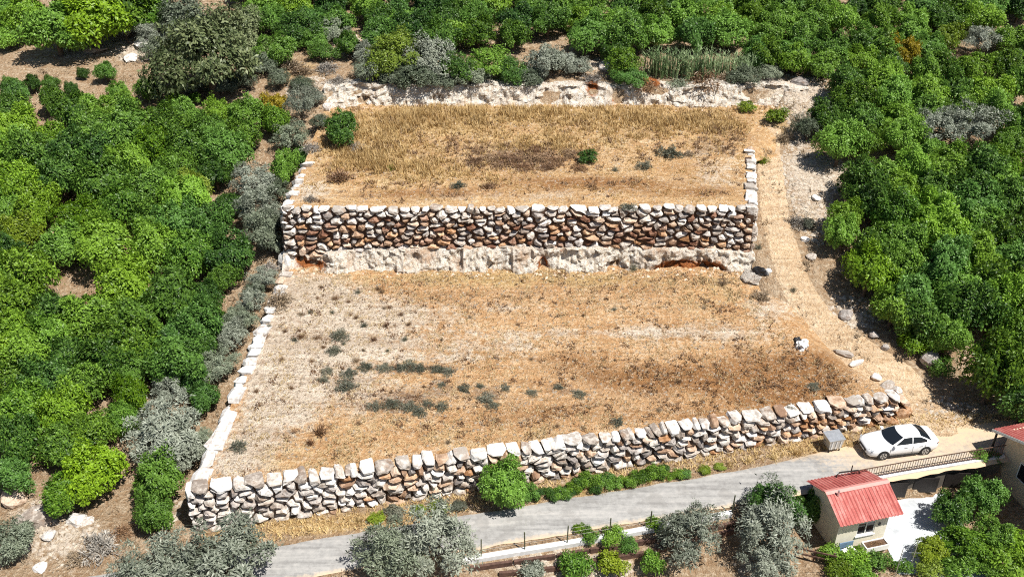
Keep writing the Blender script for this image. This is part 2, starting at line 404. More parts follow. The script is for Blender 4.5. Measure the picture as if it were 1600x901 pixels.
# ------------------------------------------------------------------ the ground sheet
def gauss(x, y, blobs):
    v = 0.0
    for (bx, by, rx, ry, s) in blobs:
        q = ((x - bx) / rx) ** 2 + ((y - by) / ry) ** 2
        if q < 9: v += s * math.exp(-q)
    return min(1.0, v)
def blob(px, py, wpx, hpx, s=1.0):
    p, k = hit(px, py); a = k / FPX
    q, _ = hit(px, py - hpx / 2.0)
    return (p[0], p[1], max(0.3, wpx * a / 2), max(0.3, abs(q[1] - p[1])), s)
def set_attr(me, name, vals):
    a = me.attributes.new(name, 'FLOAT', 'POINT'); a.data.foreach_set('value', vals)
def axis(lo, hi, step, outs):
    v = list(np.arange(lo, hi + 1e-6, step))
    return [lo - o for o in reversed(outs)] + v + [hi + o for o in outs]
gx = axis(-62, 66, 0.55, [3, 8, 20, 45, 100, 220, 450, 900])
gy = axis(30, 128, 0.55, [3, 8, 20, 45, 100, 220, 450, 900])
ground_pale = [blob(*b) for b in [(1262,300,60,130,0.7),(1240,140,100,40,1.0),(1290,180,60,60,0.7),(1290,270,90,50,0.75),(1330,490,80,60,0.6),
               (225,75,60,35,1.0),(100,75,160,50,0.35),(540,70,60,40,0.5),(1075,250,1,1,0),(60,810,80,60,0.8),(120,850,140,70,0.5),(1250,210,30,60,0.7),
               (160,72,80,20,0.6),(940,100,50,20,0.9),(1180,880,70,50,0.7),(900,885,200,50,0.7),(1480,640,120,50,0.5),(270,800,40,60,0.4),(480,140,80,50,0.5)]]
ground_straw = [blob(*b) for b in [(1290,695,160,50,0.8),(560,815,260,26,1.0),(900,770,400,18,0.9),(470,825,120,20,1.0),(1215,180,40,40,0.7),(470,110,70,60,0.5)]]
ground_grey = [blob(*b) for b in [(1100,128,120,24,0.8),(640,128,150,20,0.5),(440,110,100,40,0.4)]]
GV = []; P_, B_, G_, S_ = [], [], [], []
for y in gy:
    for x in gx:
        z = base(x, y)
        if in_low(x, y, 0.25): z = min(z, z_low(x, y)) - 1.2
        elif in_up(x, y, 0.25): z = min(z, z_up(x, y)) - 1.2
        GV.append((x, y, z))
        P_.append(gauss(x, y, ground_pale)); S_.append(gauss(x, y, ground_straw)); G_.append(gauss(x, y, ground_grey)); B_.append(0.0)
nx = len(gx)
GF = [(j*nx+i, j*nx+i+1, (j+1)*nx+i+1, (j+1)*nx+i) for j in range(len(gy)-1) for i in range(nx-1)]
me = mesh_np('ground', GV, GF, True)
for n_, v_ in (('pale', P_), ('brown', B_), ('grey', G_), ('straw', S_)): set_attr(me, n_, v_)
tag(put('ground', me, M['ground']), 'tan stony earth of the hillside under the orchards', None, None, 'structure')

# terrace sheets -------------------------------------------------------------------------------
def sheet(name, rows, mat, attrs, label):
    nr, ncl = len(rows), len(rows[0])
    V = [p for r in rows for p in r]
    F = [(j*ncl+i, j*ncl+i+1, (j+1)*ncl+i+1, (j+1)*ncl+i) for j in range(nr-1) for i in range(ncl-1)]
    me = mesh_np(name, V, F, True)
    for an, fn in attrs.items(): set_attr(me, an, [fn(p[0], p[1]) for p in V])
    return tag(put(name, me, mat), label, None, None, 'structure')
low_pale = [blob(*b) for b in [(520,470,200,60,0.6),(900,520,300,14,0.5),(700,560,200,12,0.5),(820,480,240,12,0.4),(430,600,100,120,0.6),(360,730,80,60,0.5),(480,520,170,130,1.0),(560,600,150,80,0.7),(440,640,120,110,0.7),(380,700,90,90,0.6),(640,500,180,70,0.6),(470,445,120,40,0.7),
            (760,540,240,30,0.5),(1130,520,220,40,0.5),(1200,480,90,50,0.6),(430,560,60,90,0.7),(590,540,140,40,0.5),(1010,515,150,24,0.4)]]
low_brown = [blob(*b) for b in [(1280,570,100,60,0.6),(1100,650,300,40,0.5),(760,660,200,40,0.35),(1050,588,330,44,0.9),(1170,560,180,40,0.5),(900,560,140,30,0.5),(1200,620,240,50,0.6),(860,640,260,50,0.4),(700,460,300,40,0.4),(1000,450,200,40,0.5),(1240,600,120,60,0.5)]]
low_grey = [blob(*b) for b in [(640,576,150,16,0.9),(540,600,50,40,0.6),(620,630,110,40,0.7),(760,615,60,30,0.6),(870,608,80,26,0.5),(520,540,50,40,0.3),(690,600,60,30,0.5)]]
low_straw = [blob(*b) for b in [(800,435,600,30,0.8),(1120,470,140,60,0.4),(700,680,500,60,0.4),(500,720,200,60,0.4)]]
NU, NV = 150, 90
rows = []
for j in range(NV + 1):
    v = j / NV; row = []
    for i in range(NU + 11):
        u = min(i, NU) / NU
        x0 = -18.35 + 1.0 * v
        # front and back y along u
        xf = -18.35 + u * (25.3 + 18.35)
        yb = 65.4
        # x on this row
        yr_ = 49.9 + (yb - 49.9) * v
        x1 = right_edge(yr_)
        x = x0 + u * (x1 - x0)
        y = (y_wall(xf) + 0.45) * (1 - v) + yb * v
        z = z_low(x, y)
        if i > NU:
            e = (i - NU) / 10.0; x = x + e * 3.4; y = y + e * 0.2 * (1 - v)
            zb = base(x, y) - 0.10
            k = sstep(0, 0.8, e); z = z * (1 - k) + zb * k
            if zb > z: z = zb
            if e == 1: z -= 0.15
        row.append((x, y, z))
    rows.append(row)
sheet('lower_terrace', rows, M['low'], {'pale': lambda x, y: gauss(x, y, low_pale), 'brown': lambda x, y: gauss(x, y, low_brown),
      'grey': lambda x, y: gauss(x, y, low_grey), 'straw': lambda x, y: gauss(x, y, low_straw)}, 'bare tan field of the lower terrace behind the front stone wall')
up_straw = [blob(*b) for b in [(650,190,220,40,0.85),(800,178,300,26,0.8),(600,250,160,60,0.7),(1000,185,300,40,0.6),(700,270,200,30,0.6),(1100,200,200,50,0.4),(560,220,120,60,0.8),(850,220,260,40,0.6)]]
up_grey = [blob(*b) for b in [(820,246,170,40,0.9),(1090,190,100,24,0.45),(1130,220,60,30,0.4),(560,245,70,30,0.35),(690,225,60,20,0.3),(1100,235,120,30,0.3)]]
up_brown = [blob(*b) for b in [(640,225,120,20,0.5),(980,205,160,16,0.45),(740,270,140,16,0.5),(1060,260,120,24,0.5),(900,285,300,24,0.8),(1080,300,220,24,0.6),(700,300,240,20,0.5),(600,305,160,18,0.4),(900,250,120,20,0.4)]]
up_pale = [blob(*b) for b in [(1120,270,130,60,0.5),(480,300,60,40,0.7),(800,305,500,18,0.35),(1000,215,160,20,0.3)]]
rows = []
for j in range(81):
    v = j / 80; row = []
    y = 65.7 + v * 20.2
    for i in range(151):
        u = min(i, 140) / 140
        x = -17.3 + u * (up_right(y) + 17.3); z = z_up(x, y)
        if i > 140:
            e = (i - 140) / 10.0
            wk = sstep(74.0, 77.5, y)
            x += e * (0.05 + 2.95 * wk); zb = base(x, y) - 0.08; k = sstep(0, 0.8, e) * (0.25 + 0.75 * wk); z = z * (1 - k) + min(z, zb) * k
            if e == 1: z -= 0.2
        row.append((x, y, z))
    rows.append(row)
sheet('upper_terrace', rows, M['up'], {'pale': lambda x, y: gauss(x, y, up_pale), 'brown': lambda x, y: gauss(x, y, up_brown),
      'grey': lambda x, y: gauss(x, y, up_grey), 'straw': lambda x, y: gauss(x, y, up_straw)}, 'straw covered field of the upper terrace behind the tall stone wall')

# road and track -------------------------------------------------------------------------------
rv = []; dust = []
xs = np.arange(-60, 70.01, 0.5)
for x in xs:
    for k in range(13):
        t = k / 12 * 2 - 1
        hw = 1.45 + 0.10 * nz(x, 0, 0.5, 4) + 0.5 * sstep(14, 24, x)
        jit = 0.22 * nz(x, k, 0.9, 8) if k in (0, 12) else 0
        y = y_road(x) + t * hw + jit
        rv.append((x, y, max(z_road(x), base(x, y)) + 0.03 + 0.02 * (1 - t * t) - (0.12 if k in (0, 12) else 0)))
        dust.append(min(1, 0.70 * abs(t) ** 5 + 0.80 * sstep(15, 24, x) * (0.75 + 0.25 * t)))
rf = [(j*13+i, (j+1)*13+i, (j+1)*13+i+1, j*13+i+1) for j in range(len(xs)-1) for i in range(12)]
rf = [tuple(reversed(f)) for f in rf]
me = mesh_np('road', rv, [f[::-1] for f in rf], True); set_attr(me, 'dust', dust)
tag(put('road', me, M['road']), 'narrow worn grey concrete road below the front stone wall', None, None, 'structure')

tp = [hit(*p)[0] for p in [(1500,692),(1440,650),(1405,600),(1350,560),(1295,515),(1258,470),(1238,430),(1225,390),(1214,350),(1208,310),(1205,270),(1200,235),(1203,200)]]
tp = [(Vector((a[0], a[1], 0))) for a in tp]
def catmull(P, n):
    out = []
    for i in range(len(P) - 1):
        p0, p1, p2, p3 = P[max(i-1,0)], P[i], P[i+1], P[min(i+2,len(P)-1)]
        for k in range(n):
            t = k / n
            out.append(0.5*((2*p1)+(-p0+p2)*t+(2*p0-5*p1+4*p2-p3)*t*t+(-p0+3*p1-3*p2+p3)*t**3))
    out.append(P[-1]); return out
cl = catmull(tp, 9); tv = []
for i, p in enumerate(cl):
    d = (cl[min(i+1, len(cl)-1)] - cl[max(i-1, 0)]).normalized(); nrm = Vector((-d.y, d.x, 0))
    hw = lin(i / len(cl), [(0, 2.6), (0.2, 2.0), (0.4, 1.5), (1, 1.15)])
    for k in range(9):
        t = k / 8 * 2 - 1
        q = p + nrm * (t * hw + (0.35 * nz(i, k, 0.35, 2) if k in (0, 8) else 0))
        zt = top(q.x, q.y)
        rut = -0.05 * math.exp(-((abs(t) - 0.5) / 0.18) ** 2)
        tv.append((q.x, q.y, max(zt, base(q.x, q.y)) + 0.07 + rut - (0.16 if k in (0, 8) else 0)))
tf = [(j*9+i, j*9+i+1, (j+1)*9+i+1, (j+1)*9+i) for j in range(len(cl)-1) for i in range(8)]
tag(put('dirt_track', mesh_np('dirt_track', tv, tf, True), M['track']), 'pale dirt track climbing past the right ends of both terraces', None, None, 'structure')

# cut rock banks -------------------------------------------------------------------------------
def rock_strip(name, x0, x1, yfun, z0fun, z1fun, lean, amp, mat, label, res=0.16, nzr=16, chisel=0.10, reds=()):
    n = int((x1 - x0) / res); V = []
    for i in range(n + 1):
        x = x0 + (x1 - x0) * i / n
        y = yfun(x); za, zb = z0fun(x), z1fun(x)
        for j in range(nzr + 5):
            if j <= nzr:
                t = j / nzr; z = za + (zb - za) * t; yy = y + lean * t
                cell = mnoise.cell(Vector((x * 0.55 + 0.4 * nz(x, z, 0.7, 2), z * 0.9 + 0.5 * nz(x, z, 0.5, 8), 3.0)))
                prof = amp * (1.1 * nz(x, z, 0.45, 1.0) + 0.8 * nz(x, z * 1.3, 1.1, 4.0) + 0.5 * nz(x, z, 2.3, 9.0) + 0.7 * (cell - 0.5))
                prof -= chisel * (abs(nz(x * 1.7 + 0.8 * nz(x, z, 1.1, 5), z * 0.8, 1.0, 12.0)) + 0.5 * abs(nz(x * 4.1, z * 2.2, 1.0, 2.0)))
                for (rx0, rw0, rz0) in reds:
                    prof += 0.9 * math.exp(-((x - rx0) / rw0) ** 2 - ((t - rz0) / 0.35) ** 2)
                zz = z + 0.16 * nz(x, z, 1.4, 6.0) * (0 if j == 0 else 1)
                V.append((x, yy + prof, zz))
            else:
                e = (j - nzr) / 4.0
                V.append((x, y + lean + e * 1.3 + 0.1 * nz(x, e * 3, 1.0, 3), zb + 0.10 * nz(x, e * 2, 1.1, 8) - 0.05 * e))
    m = nzr + 5
    F = [(i*m+j, (i+1)*m+j, (i+1)*m+j+1, i*m+j+1) for i in range(n) for j in range(m-1)]
    me = mesh_np(name, V, F, False)
    set_attr(me, 'red', [min(1.0, sum(math.exp(-((p[0] - a) / (b_ * 1.25)) ** 2 - (((p[2] - z0fun(p[0])) / max(0.3, z1fun(p[0]) - z0fun(p[0])) - c_) / 0.45) ** 2) for a, b_, c_ in reds)) for p in V])
    return tag(put(name, me, mat), label, None, None, 'structure')
def rb_top(x):
    return lin(x, [(-17.8, 4.0), (-16.0, 3.7), (-15.2, 3.4), (-14.5, 4.1), (-8, 4.35), (-2, 4.5), (1.5, 4.55), (2.2, 4.1), (3.2, 4.35), (6, 4.5), (9, 4.3), (12, 4.4), (16, 4.3), (18.6, 4.0)]) + 0.14 * nz(x, 0, 0.8, 3)
rock_strip('rock_face', -17.9, 18.9, lambda x: 64.25 + 0.35 * nz(x, 0, 0.25, 2) + 0.5 * sstep(7.2, 8.2, x) * sstep(10.8, 9.8, x), lambda x: z_low(x, 64.5) - 0.25, rb_top, 0.75, 0.34,
           M['rock'], 'pale chiselled bedrock face under the tall terrace wall', chisel=0.5, reds=((-15.5, 0.9, 0.45), (2.4, 0.35, 0.3), (12.5, 1.3, 0.15), (15.5, 1.2, 0.1), (-16.6, 0.3, 0.8)))
def bank_top(x): return max(base(x, 87.6), 8.9) + 0.10 + 0.4 * nz(x, 0, 0.35, 5.5)
rock_strip('rock_bank', -17.5, 27.5, lambda x: 85.0 + 0.5 * nz(x, 0, 0.2, 6), lambda x: z_up(x, 85) - 0.2, bank_top, 0.9, 0.35,
           M['rock_pale'], 'pale cut rock bank along the back of the upper terrace', res=0.2, nzr=12, chisel=0.4, reds=((7.5, 0.5, 0.9), (9.9, 0.45, 0.45), (13, 0.8, 0.95)))

# ------------------------------------------------------------------ dry stone walls, one mesh per stone
def clip(poly, a, b, c):
    out = []
    for i in range(len(poly)):
        p, q = poly[i], poly[(i + 1) % len(poly)]
        dp = a * p[0] + b * p[1] - c; dq = a * q[0] + b * q[1] - c
        if dp <= 0: out.append(p)
        if (dp < 0 < dq) or (dq < 0 < dp):
            t = dp / (dp - dq); out.append((p[0] + (q[0] - p[0]) * t, p[1] + (q[1] - p[1]) * t))
    return out
def cells(L, hfun, cw, ch, seed, t0fun=lambda s: 0.0):
    r = random.Random(seed); seeds = []
    hm = max(hfun(L * k / 20) for k in range(21)); nrow = max(2, round(hm / ch))
    for j in range(nrow):
        s = r.uniform(0, cw)
        big = 1.25 if j == 0 else (0.95 if j < nrow - 1 else 0.95)
        while s < L:
            h0, h1 = t0fun(s), hfun(s); hh = h1 - h0
            nr_ = nrow
            t = h0 + hh * (j + 0.5 + r.uniform(-0.42, 0.42)) / nr_
            seeds.append((s, t, j == nrow - 1)); s += cw * big * r.choice((0.45, 0.65, 0.9, 1.0, 1.25, 1.6, 1.9)) 
    out = []; ky = cw / ch
    for i, (s, t, tp_) in enumerate(seeds):
        poly = [(max(0, s - 2*cw), t - 3*ch), (min(L, s + 2*cw), t - 3*ch), (min(L, s + 2*cw), t + 3*ch), (max(0, s - 2*cw), t + 3*ch)]
        h1, h0 = hfun(s), t0fun(s)
        e = 0.3; sl = (hfun(s + e) - hfun(s - e)) / (2 * e); sb = (t0fun(s + e) - t0fun(s - e)) / (2 * e)
        poly = clip(poly, -sl, 1, h1 - sl * s + r.uniform(-0.06, 0.12)); poly = clip(poly, sb, -1, -(h0 - sb * s))
        for k, (s2, t2, _) in enumerate(seeds):
            if k == i or abs(s2 - s) > 3*cw or abs(t2 - t) > 3*ch: continue
            a, b = (s2 - s), (t2 - t) * ky * ky
            c = a * (s + s2) / 2 + b * (t + t2) / 2
            poly = clip(poly, a, b, c)
            if len(poly) < 3: break
        if len(poly) >= 3: out.append((s, t, tp_, poly))
    return out
def stone_mesh(poly, r, gap, depth, proud, full=0.0):
    cx = sum(p[0] for p in poly) / len(poly); cy = sum(p[1] for p in poly) / len(poly)
    w_ = max(p[0] for p in poly) - min(p[0] for p in poly); h_ = max(p[1] for p in poly) - min(p[1] for p in poly)
    if min(w_, h_) < 0.12: return None
    q = []
    for i in range(len(poly)):                     # cut the corners
        p0, p1 = poly[i], poly[(i + 1) % len(poly)]
        el = math.hypot(p1[0]-p0[0], p1[1]-p0[1])
        if el < 0.05: q.append(((p0[0]+p1[0])/2, (p0[1]+p1[1])/2)); continue
        a = (0.15 if el > 0.2 else 0.3) * (0.4 if full > 0.9 else 1.0)
        q.append((p0[0]*(1-a)+p1[0]*a, p0[1]*(1-a)+p1[1]*a)); q.append((p0[0]*a+p1[0]*(1-a), p0[1]*a+p1[1]*(1-a)))
    if len(q) < 4: return None
    sx = max(0.5, 1 - 2*gap / w_); sy = max(0.5, 1 - 2*gap / h_)
    q = [((x - cx) * sx * r.uniform(0.94 + 0.06 * (full > 0.9), 1.02 + 0.05 * (full > 0.9)), (y - cy) * sy * r.uniform(0.94, 1.02)) for x, y in q]
    n = len(q); V = []
    tx, ty = r.uniform(-0.12, 0.12), r.uniform(-0.16, 0.10)
    bx, by = r.uniform(0.62 + 0.34 * full, 0.95 + 0.04 * full), r.uniform(0.70 + 0.2 * full, 0.95); fx, fy = r.uniform(0.55, 0.82), r.uniform(0.50, 0.78); shx = r.uniform(-0.12, 0.12) * w_; shy = r.uniform(-0.02, 0.14) * h_
    for ri, (sx_, sy_, d, jit) in enumerate(((bx, by, depth, 0.10), (1.0, 1.0, 0.20, 0.06), (fx, fy, -proud * 0.6, 0.07))):
        for x, y in q:
            V.append((x * sx_ * r.uniform(0.92, 1.04) + (shx if ri == 2 else 0), d + jit * r.uniform(-1, 1) + (tx * x + ty * y if ri == 2 else 0), y * sy_ * r.uniform(0.94, 1.03) - (shy if ri == 2 else 0)))
    V.append((r.uniform(-0.1, 0.1) * w_, -proud, r.uniform(-0.1, 0.1) * h_)); V.append((0, depth + 0.03, 0))
    F = []
    for k in (0, 1):
        for i in range(n):
            F.append((k*n+i, k*n+(i+1)%n, (k+1)*n+(i+1)%n, (k+1)*n+i))
    for i in range(n): F.append((2*n+i, 2*n+(i+1)%n, 3*n)); F.append(((i+1)%n, i, 3*n+1))
    return V, F, (cx, cy)
def build_wall(name, p0, p1, zbase, htop, cw, ch, seed, pick, label, bow=None, batter=0.10, gap=0.035, dtop=1.0, dlow=0.5, t0=lambda s: 0.0, proud=0.13, group=None, capr=0.15):
    """p0 -> p1 runs left to right as seen from the open side; htop / zbase are heights along it"""
    r = random.Random(seed); p0 = Vector(p0); p1 = Vector(p1); L = (p1 - p0).length; d = (p1 - p0) / L; nrm = Vector((-d.y, d.x))
    root = empty(name, (p0.x, p0.y, zbase(0)), 0)
    tag(root, label, 'wall', group); rz = math.atan2(d.y, d.x)
    off = (lambda s: 0.0) if bow is None else bow
    cnt = 0
    for (s, t, tp_, poly) in cells(L, htop, cw, ch, seed, t0):
        m = stone_mesh(poly, r, gap, dtop * r.uniform(0.7, 1.05) if tp_ else dlow, proud * r.uniform(0.5, 1.3), (1.0 if gap < 0.02 else 0.6) if tp_ else 0.0)
        if m is None: continue
        V, F, (cs, ct) = m
        me = mesh_np('stone', V, F)
        base_p = p0 + d * cs + nrm * (off(cs) + batter * ct + (r.uniform(-0.06, 0.05)))
        o = put('stone', me, M[pick(cs / L, ct, ct / max(0.1, htop(cs)), tp_, r)], root,
                loc=(base_p.x - root.location.x, base_p.y - root.location.y, zbase(cs) + ct - root.location.z), rot=(r.uniform(-0.06, 0.06), r.uniform(-0.06, 0.06), rz + (r.uniform(-capr, capr) if tp_ else r.uniform(-0.08, 0.08))))
        cnt += 1
    # earth core behind the stones
    V = []; k = int(L / 0.8)
    for i in range(k + 1):
        s = L * i / k
        for (dn, tt) in ((0.20, t0(s) - 0.1), (0.20 + batter * htop(s), htop(s) - 0.22), (0.75 + batter * htop(s), htop(s) - 0.22), (0.75, t0(s) - 0.1)):
            q = p0 + d * s + nrm * (off(s) + dn); V.append((q.x - root.location.x, q.y - root.location.y, zbase(s) + tt - root.location.z))
    F = [(i*4+j, (i+1)*4+j, (i+1)*4+(j+1)%4, i*4+(j+1)%4) for i in range(k) for j in range(4)] + [(0,1,2,3), (k*4+3, k*4+2, k*4+1, k*4)]
    put('core', mesh_np('core', V, F), M['core'], root)
    return root, cnt
def wchoice(r, d):
    t = r.random() * sum(d.values())
    for k, v in d.items():
        t -= v
        if t <= 0: return k
    return k
def pick_front(u, t, tn, tp_, r):
    if tp_: return wchoice(r, {'st_white': 5, 'st_pale': 3.5, 'st_tan': 0.4 + 1.6 * (u > 0.86)})
    if u > 0.86: return wchoice(r, {'st_ochre': 3, 'st_tan': 3, 'st_pale': 1.5, 'st_white': 1})
    if u < 0.2: return wchoice(r, {'st_white': 2.2, 'st_pale': 4, 'st_grey': 2, 'st_tan': 0.8})
    return wchoice(r, {'st_white': 1.6, 'st_pale': 3.5, 'st_grey': 1.6, 'st_tan': 2.2, 'st_ochre': 0.8})
def pick_upper(u, t, tn, tp_, r):
    if tp_: return wchoice(r, {'st_white': 7, 'st_pale': 2})
    if tn > 0.72: return wchoice(r, {'st_pale': 4, 'st_white': 1.2, 'st_grey': 2, 'st_tan': 2, 'st_red': 0.8})
    if tn > 0.45: return wchoice(r, {'st_pale': 3.5, 'st_grey': 2.2, 'st_tan': 2.5, 'st_red': 1.8, 'st_ochre': 0.8})
    return wchoice(r, {'st_grey': 2.2, 'st_pale': 2.2, 'st_tan': 2.4, 'st_red': 2.6, 'st_ochre': 1.6})
# front wall: follows the road
FA, FB = Vector((WY0[0], WY0[1])), Vector((WY1[0], WY1[1])); FL = (FB - FA).length
def f_x(s): return FA.x + (FB.x - FA.x) * s / FL
def f_zb(s): x = f_x(s); return base(x, y_wall(x) - 0.2) - 0.12
def f_bow(s):
    t = s / FL; return (-0.45 * 4 * t * (1 - t) * (0.4 + 0.6 * t)) * math.cos(R(11.5))
front_wall, n1 = build_wall('stone_wall', FA, FB, f_zb, lambda s: z_low(f_x(s), y_wall(f_x(s)) + 0.6) + 0.18 - f_zb(s), 0.76, 0.44, 21, pick_front,
    'long dry stone retaining wall of pale boulders along the concrete road', bow=f_bow, dtop=0.9, dlow=0.55, proud=0.24, gap=0.035)
# tall wall of the upper terrace
UA, UB = Vector((-17.8, 65.0)), Vector((18.75, 65.0))
def u_top(s): return z_up(-17.8 + s, 66.2) + 0.16 - 3.2
upper_wall, n2 = build_wall('stone_wall', UA, UB, lambda s: 3.2, u_top, 0.84, 0.50, 5, pick_upper,
    'tall dry stone retaining wall of red and grey boulders between the two terraces', batter=0.09, gap=0.065, dtop=0.6, dlow=0.45,
    t0=lambda s: max(0.35, rb_top(-17.8 + s) - 3.2 - 0.22), proud=0.2)
print('stones', n1, n2)
# side walls, seen mostly as their caps
def left_zb(s): return base(-19.0, 64.5 - s) - 0.1
LWA, LWB = Vector((-17.9, 64.6)), Vector((-18.95, 41.0))
def lw_top(s): return z_low(-17.4, 64.6 - s) + 0.16 - left_zb(s)
build_wall('stone_wall', LWA, LWB, left_zb, lw_top, 1.25, 0.75, 31, lambda u, t, tn, tp_, r: 'st_white' if tp_ else wchoice(r, {'st_pale': 3, 'st_grey': 2, 'st_tan': 1}),
    'white capped stone wall up the left edge of the lower terrace', dtop=0.95, batter=0.08, gap=0.012, capr=0.06)
def rw_zb(s): return base(19.2 + s * 0.19, 65.4 + s) - 0.1
build_wall('stone_wall', Vector((18.85, 65.1)), Vector((20.7, 76.0)), rw_zb, lambda s: z_up(18.2, 65.5 + s) + 0.16 - rw_zb(s), 1.15, 0.62, 41,
    lambda u, t, tn, tp_, r: 'st_white' if tp_ else wchoice(r, {'st_pale': 3, 'st_white': 2, 'st_tan': 1}),
    'white capped stone wall up the right edge of the upper terrace beside the track', dtop=0.85, batter=0.05, gap=0.01, capr=0.05)
def lu_zb(s): return base(-18.2, 73 - s) - 0.1
build_wall('stone_wall', Vector((-17.5, 73.5)), Vector((-17.95, 65.3)), lu_zb, lambda s: z_up(-17.0, 73 - s) + 0.16 - lu_zb(s), 0.85, 0.75, 43,
    lambda u, t, tn, tp_, r: 'st_white' if tp_ else wchoice(r, {'st_pale': 3, 'st_grey': 2}),
    'short white capped stone wall at the left corner of the upper terrace', dtop=0.85, batter=0.05, gap=0.012, capr=0.06)

# loose boulders -------------------------------------------------------------------------------
def boulder_mesh(seed, sub=2):
    r = random.Random(seed)
    import bmesh
    bm = bmesh.new(); bmesh.ops.create_icosphere(bm, subdivisions=sub, radius=1.0)
    planes = [(Vector((r.gauss(0,1), r.gauss(0,1), r.gauss(0,1))).normalized(), r.uniform(0.55, 0.85)) for _ in range(9)]
    for v in bm.verts:
        for n_, dd in planes:
            e = v.co.dot(n_) - dd
            if e > 0: v.co -= n_ * e
        v.co += 0.05 * Vector((r.uniform(-1,1), r.uniform(-1,1), r.uniform(-1,1)))
    me = bpy.data.meshes.new('boulder'); bm.to_mesh(me); bm.free(); me.materials.append(M['st_pale'])
    return me
BOUL = [boulder_mesh(s) for s in range(6)]
def boulder(px, py, wpx, label, mat='st_pale', flat=0.7, aspect=1.0, group=None, name='boulder'):
    p, k = hit(px, py); s = wpx * k / FPX / 2 * 1.15
    o = put(name, BOUL[rng.randrange(6)], None, None, (p[0], p[1], p[2] + s * flat * 0.35), (rng.uniform(-.2,.2), rng.uniform(-.2,.2), rng.uniform(0, 6.28)), (s, s * aspect, s * flat))
    objmat(o, M[mat]); tag(o, label, 'rock', group)
    return o
boulder(1452, 566, 34, 'large grey boulder beside the track under the right orchard', 'st_grey', 0.8)
boulder(1318, 553, 30, 'long flat white boulder on the low edge above the track, upper one', 'st_white', 0.35, 0.5)
boulder(1338, 568, 26, 'flat white slab on the low edge above the track, lower one', 'st_white', 0.35, 0.5)
boulder(1404, 632, 30, 'tan boulder closing the right end of the front wall, upper one', 'st_tan', 0.9)
boulder(1410, 648, 26, 'ochre boulder closing the right end of the front wall, lower one', 'st_ochre', 0.9)
boulder(1398, 615, 24, 'white boulder on top of the right end of the front wall', 'st_white', 0.7)
boulder(1385, 605, 26, 'white boulder where the lower terrace edge meets the front wall end', 'st_white', 0.5)
boulder(1368, 590, 18, 'small white stone on the low edge near the front wall end', 'st_white', 0.5)
boulder(1365, 525, 16, 'small grey boulder in the shade of the right orchard', 'st_grey', 0.7)
boulder(1383, 543, 13, 'smallest grey stone in the shade beside the track', 'st_grey', 0.7)
boulder(1505, 560, 12, 'small tan stone by the right tree with shaded ground', 'st_tan', 0.7)
boulder(1322, 494, 24, 'low pile like grey rock in dark shade beside the track', 'st_grey', 0.5)
boulder(1258, 375, 14, 'white rock beside the track below the tall wall corner', 'st_white', 0.5)
boulder(1268, 402, 18, 'pale flat rock in orchard shade right of the track', 'st_pale', 0.4)
boulder(1275, 310, 14, 'white rock right of the track near the orchard', 'st_white', 0.5)
boulder(1365, 268, 20, 'white rock showing between the two right orchard blocks', 'st_white', 0.5)
boulder(225, 72, 46, 'big white rock outcrop beside the clearing at top left', 'st_white', 0.35, 0.6)
boulder(205, 92, 34, 'white rock slab in front of the outcrop at top left', 'st_white', 0.3, 0.6)
boulder(150, 80, 40, 'low pale rock at the edge of the top left clearing', 'st_pale', 0.3, 0.7)
boulder(55, 812, 55, 'pale rock outcrop under the lowest left trees', 'st_pale', 0.6)
boulder(25, 780, 40, 'rounded tan rock at the bottom left edge', 'st_tan', 0.7)
boulder(120, 815, 30, 'white rock below the bright green tree at lower left', 'st_white', 0.5)
boulder(78, 838, 24, 'white stone lying under the bottom left trees', 'st_white', 0.5)
boulder(62, 888, 24, 'flat white stone on dry ground at the bottom left corner', 'st_white', 0.3)
boulder(135, 815, 22, 'white stone on the dry slope left of the front wall', 'st_white', 0.4)
boulder(510, 170, 20, 'white rock at the left back corner of the upper terrace', 'st_white', 0.7)
boulder(445, 415, 26, 'white rock at the left foot of the tall wall', 'st_white', 1.2, 0.5)
boulder(1450, 400, 1, 'x') if False else None
boulder(945, 105, 28, 'white rock between grey shrubs above the upper terrace', 'st_white', 0.4)
boulder(890, 90, 20, 'pale rock among bare grey shrubs above the upper terrace', 'st_pale', 0.5)
boulder(1250, 130, 30, 'flat grey rock at the top of the track', 'st_grey', 0.3)
boulder(1285, 118, 26, 'pale ledge rock below the back orchard', 'st_pale', 0.3)
boulder(1330, 116, 22, 'pale stone under the back orchard beside the gap', 'st_pale', 0.4)
boulder(1590, 240, 26, 'grey rock at the right picture edge between orchard trees', 'st_grey', 0.5)

# ------------------------------------------------------------------ foliage meshes
def unit(n):
    v = NR.normal(size=(n, 3)); return v / np.linalg.norm(v, axis=1, keepdims=True)
def leaf_quads(P, D, ln, wd, face=None):
    """P base points, D pointing directions, face = where the blades tend to look -> folded leaf quads"""
    n = len(P)
    if face is None: a = unit(n)
    else:
        a = face; D = D - a * (np.sum(D * a, axis=1, keepdims=True) * 0.75); D /= (np.linalg.norm(D, axis=1, keepdims=True) + 1e-6)
    S = np.cross(D, a); S /= (np.linalg.norm(S, axis=1, keepdims=True) + 1e-6)
    Nn = np.cross(S, D)
    ln = ln * NR.uniform(0.7, 1.3, (n, 1)); wd = wd * NR.uniform(0.7, 1.3, (n, 1))
    V = np.stack([P, P + D * ln * 0.45 + S * wd * 0.5 + Nn * wd * 0.12, P + D * ln, P + D * ln * 0.45 - S * wd * 0.5 + Nn * wd * 0.12], 1).reshape(-1, 3)
    F = np.arange(4 * n).reshape(n, 4)
    return V, F
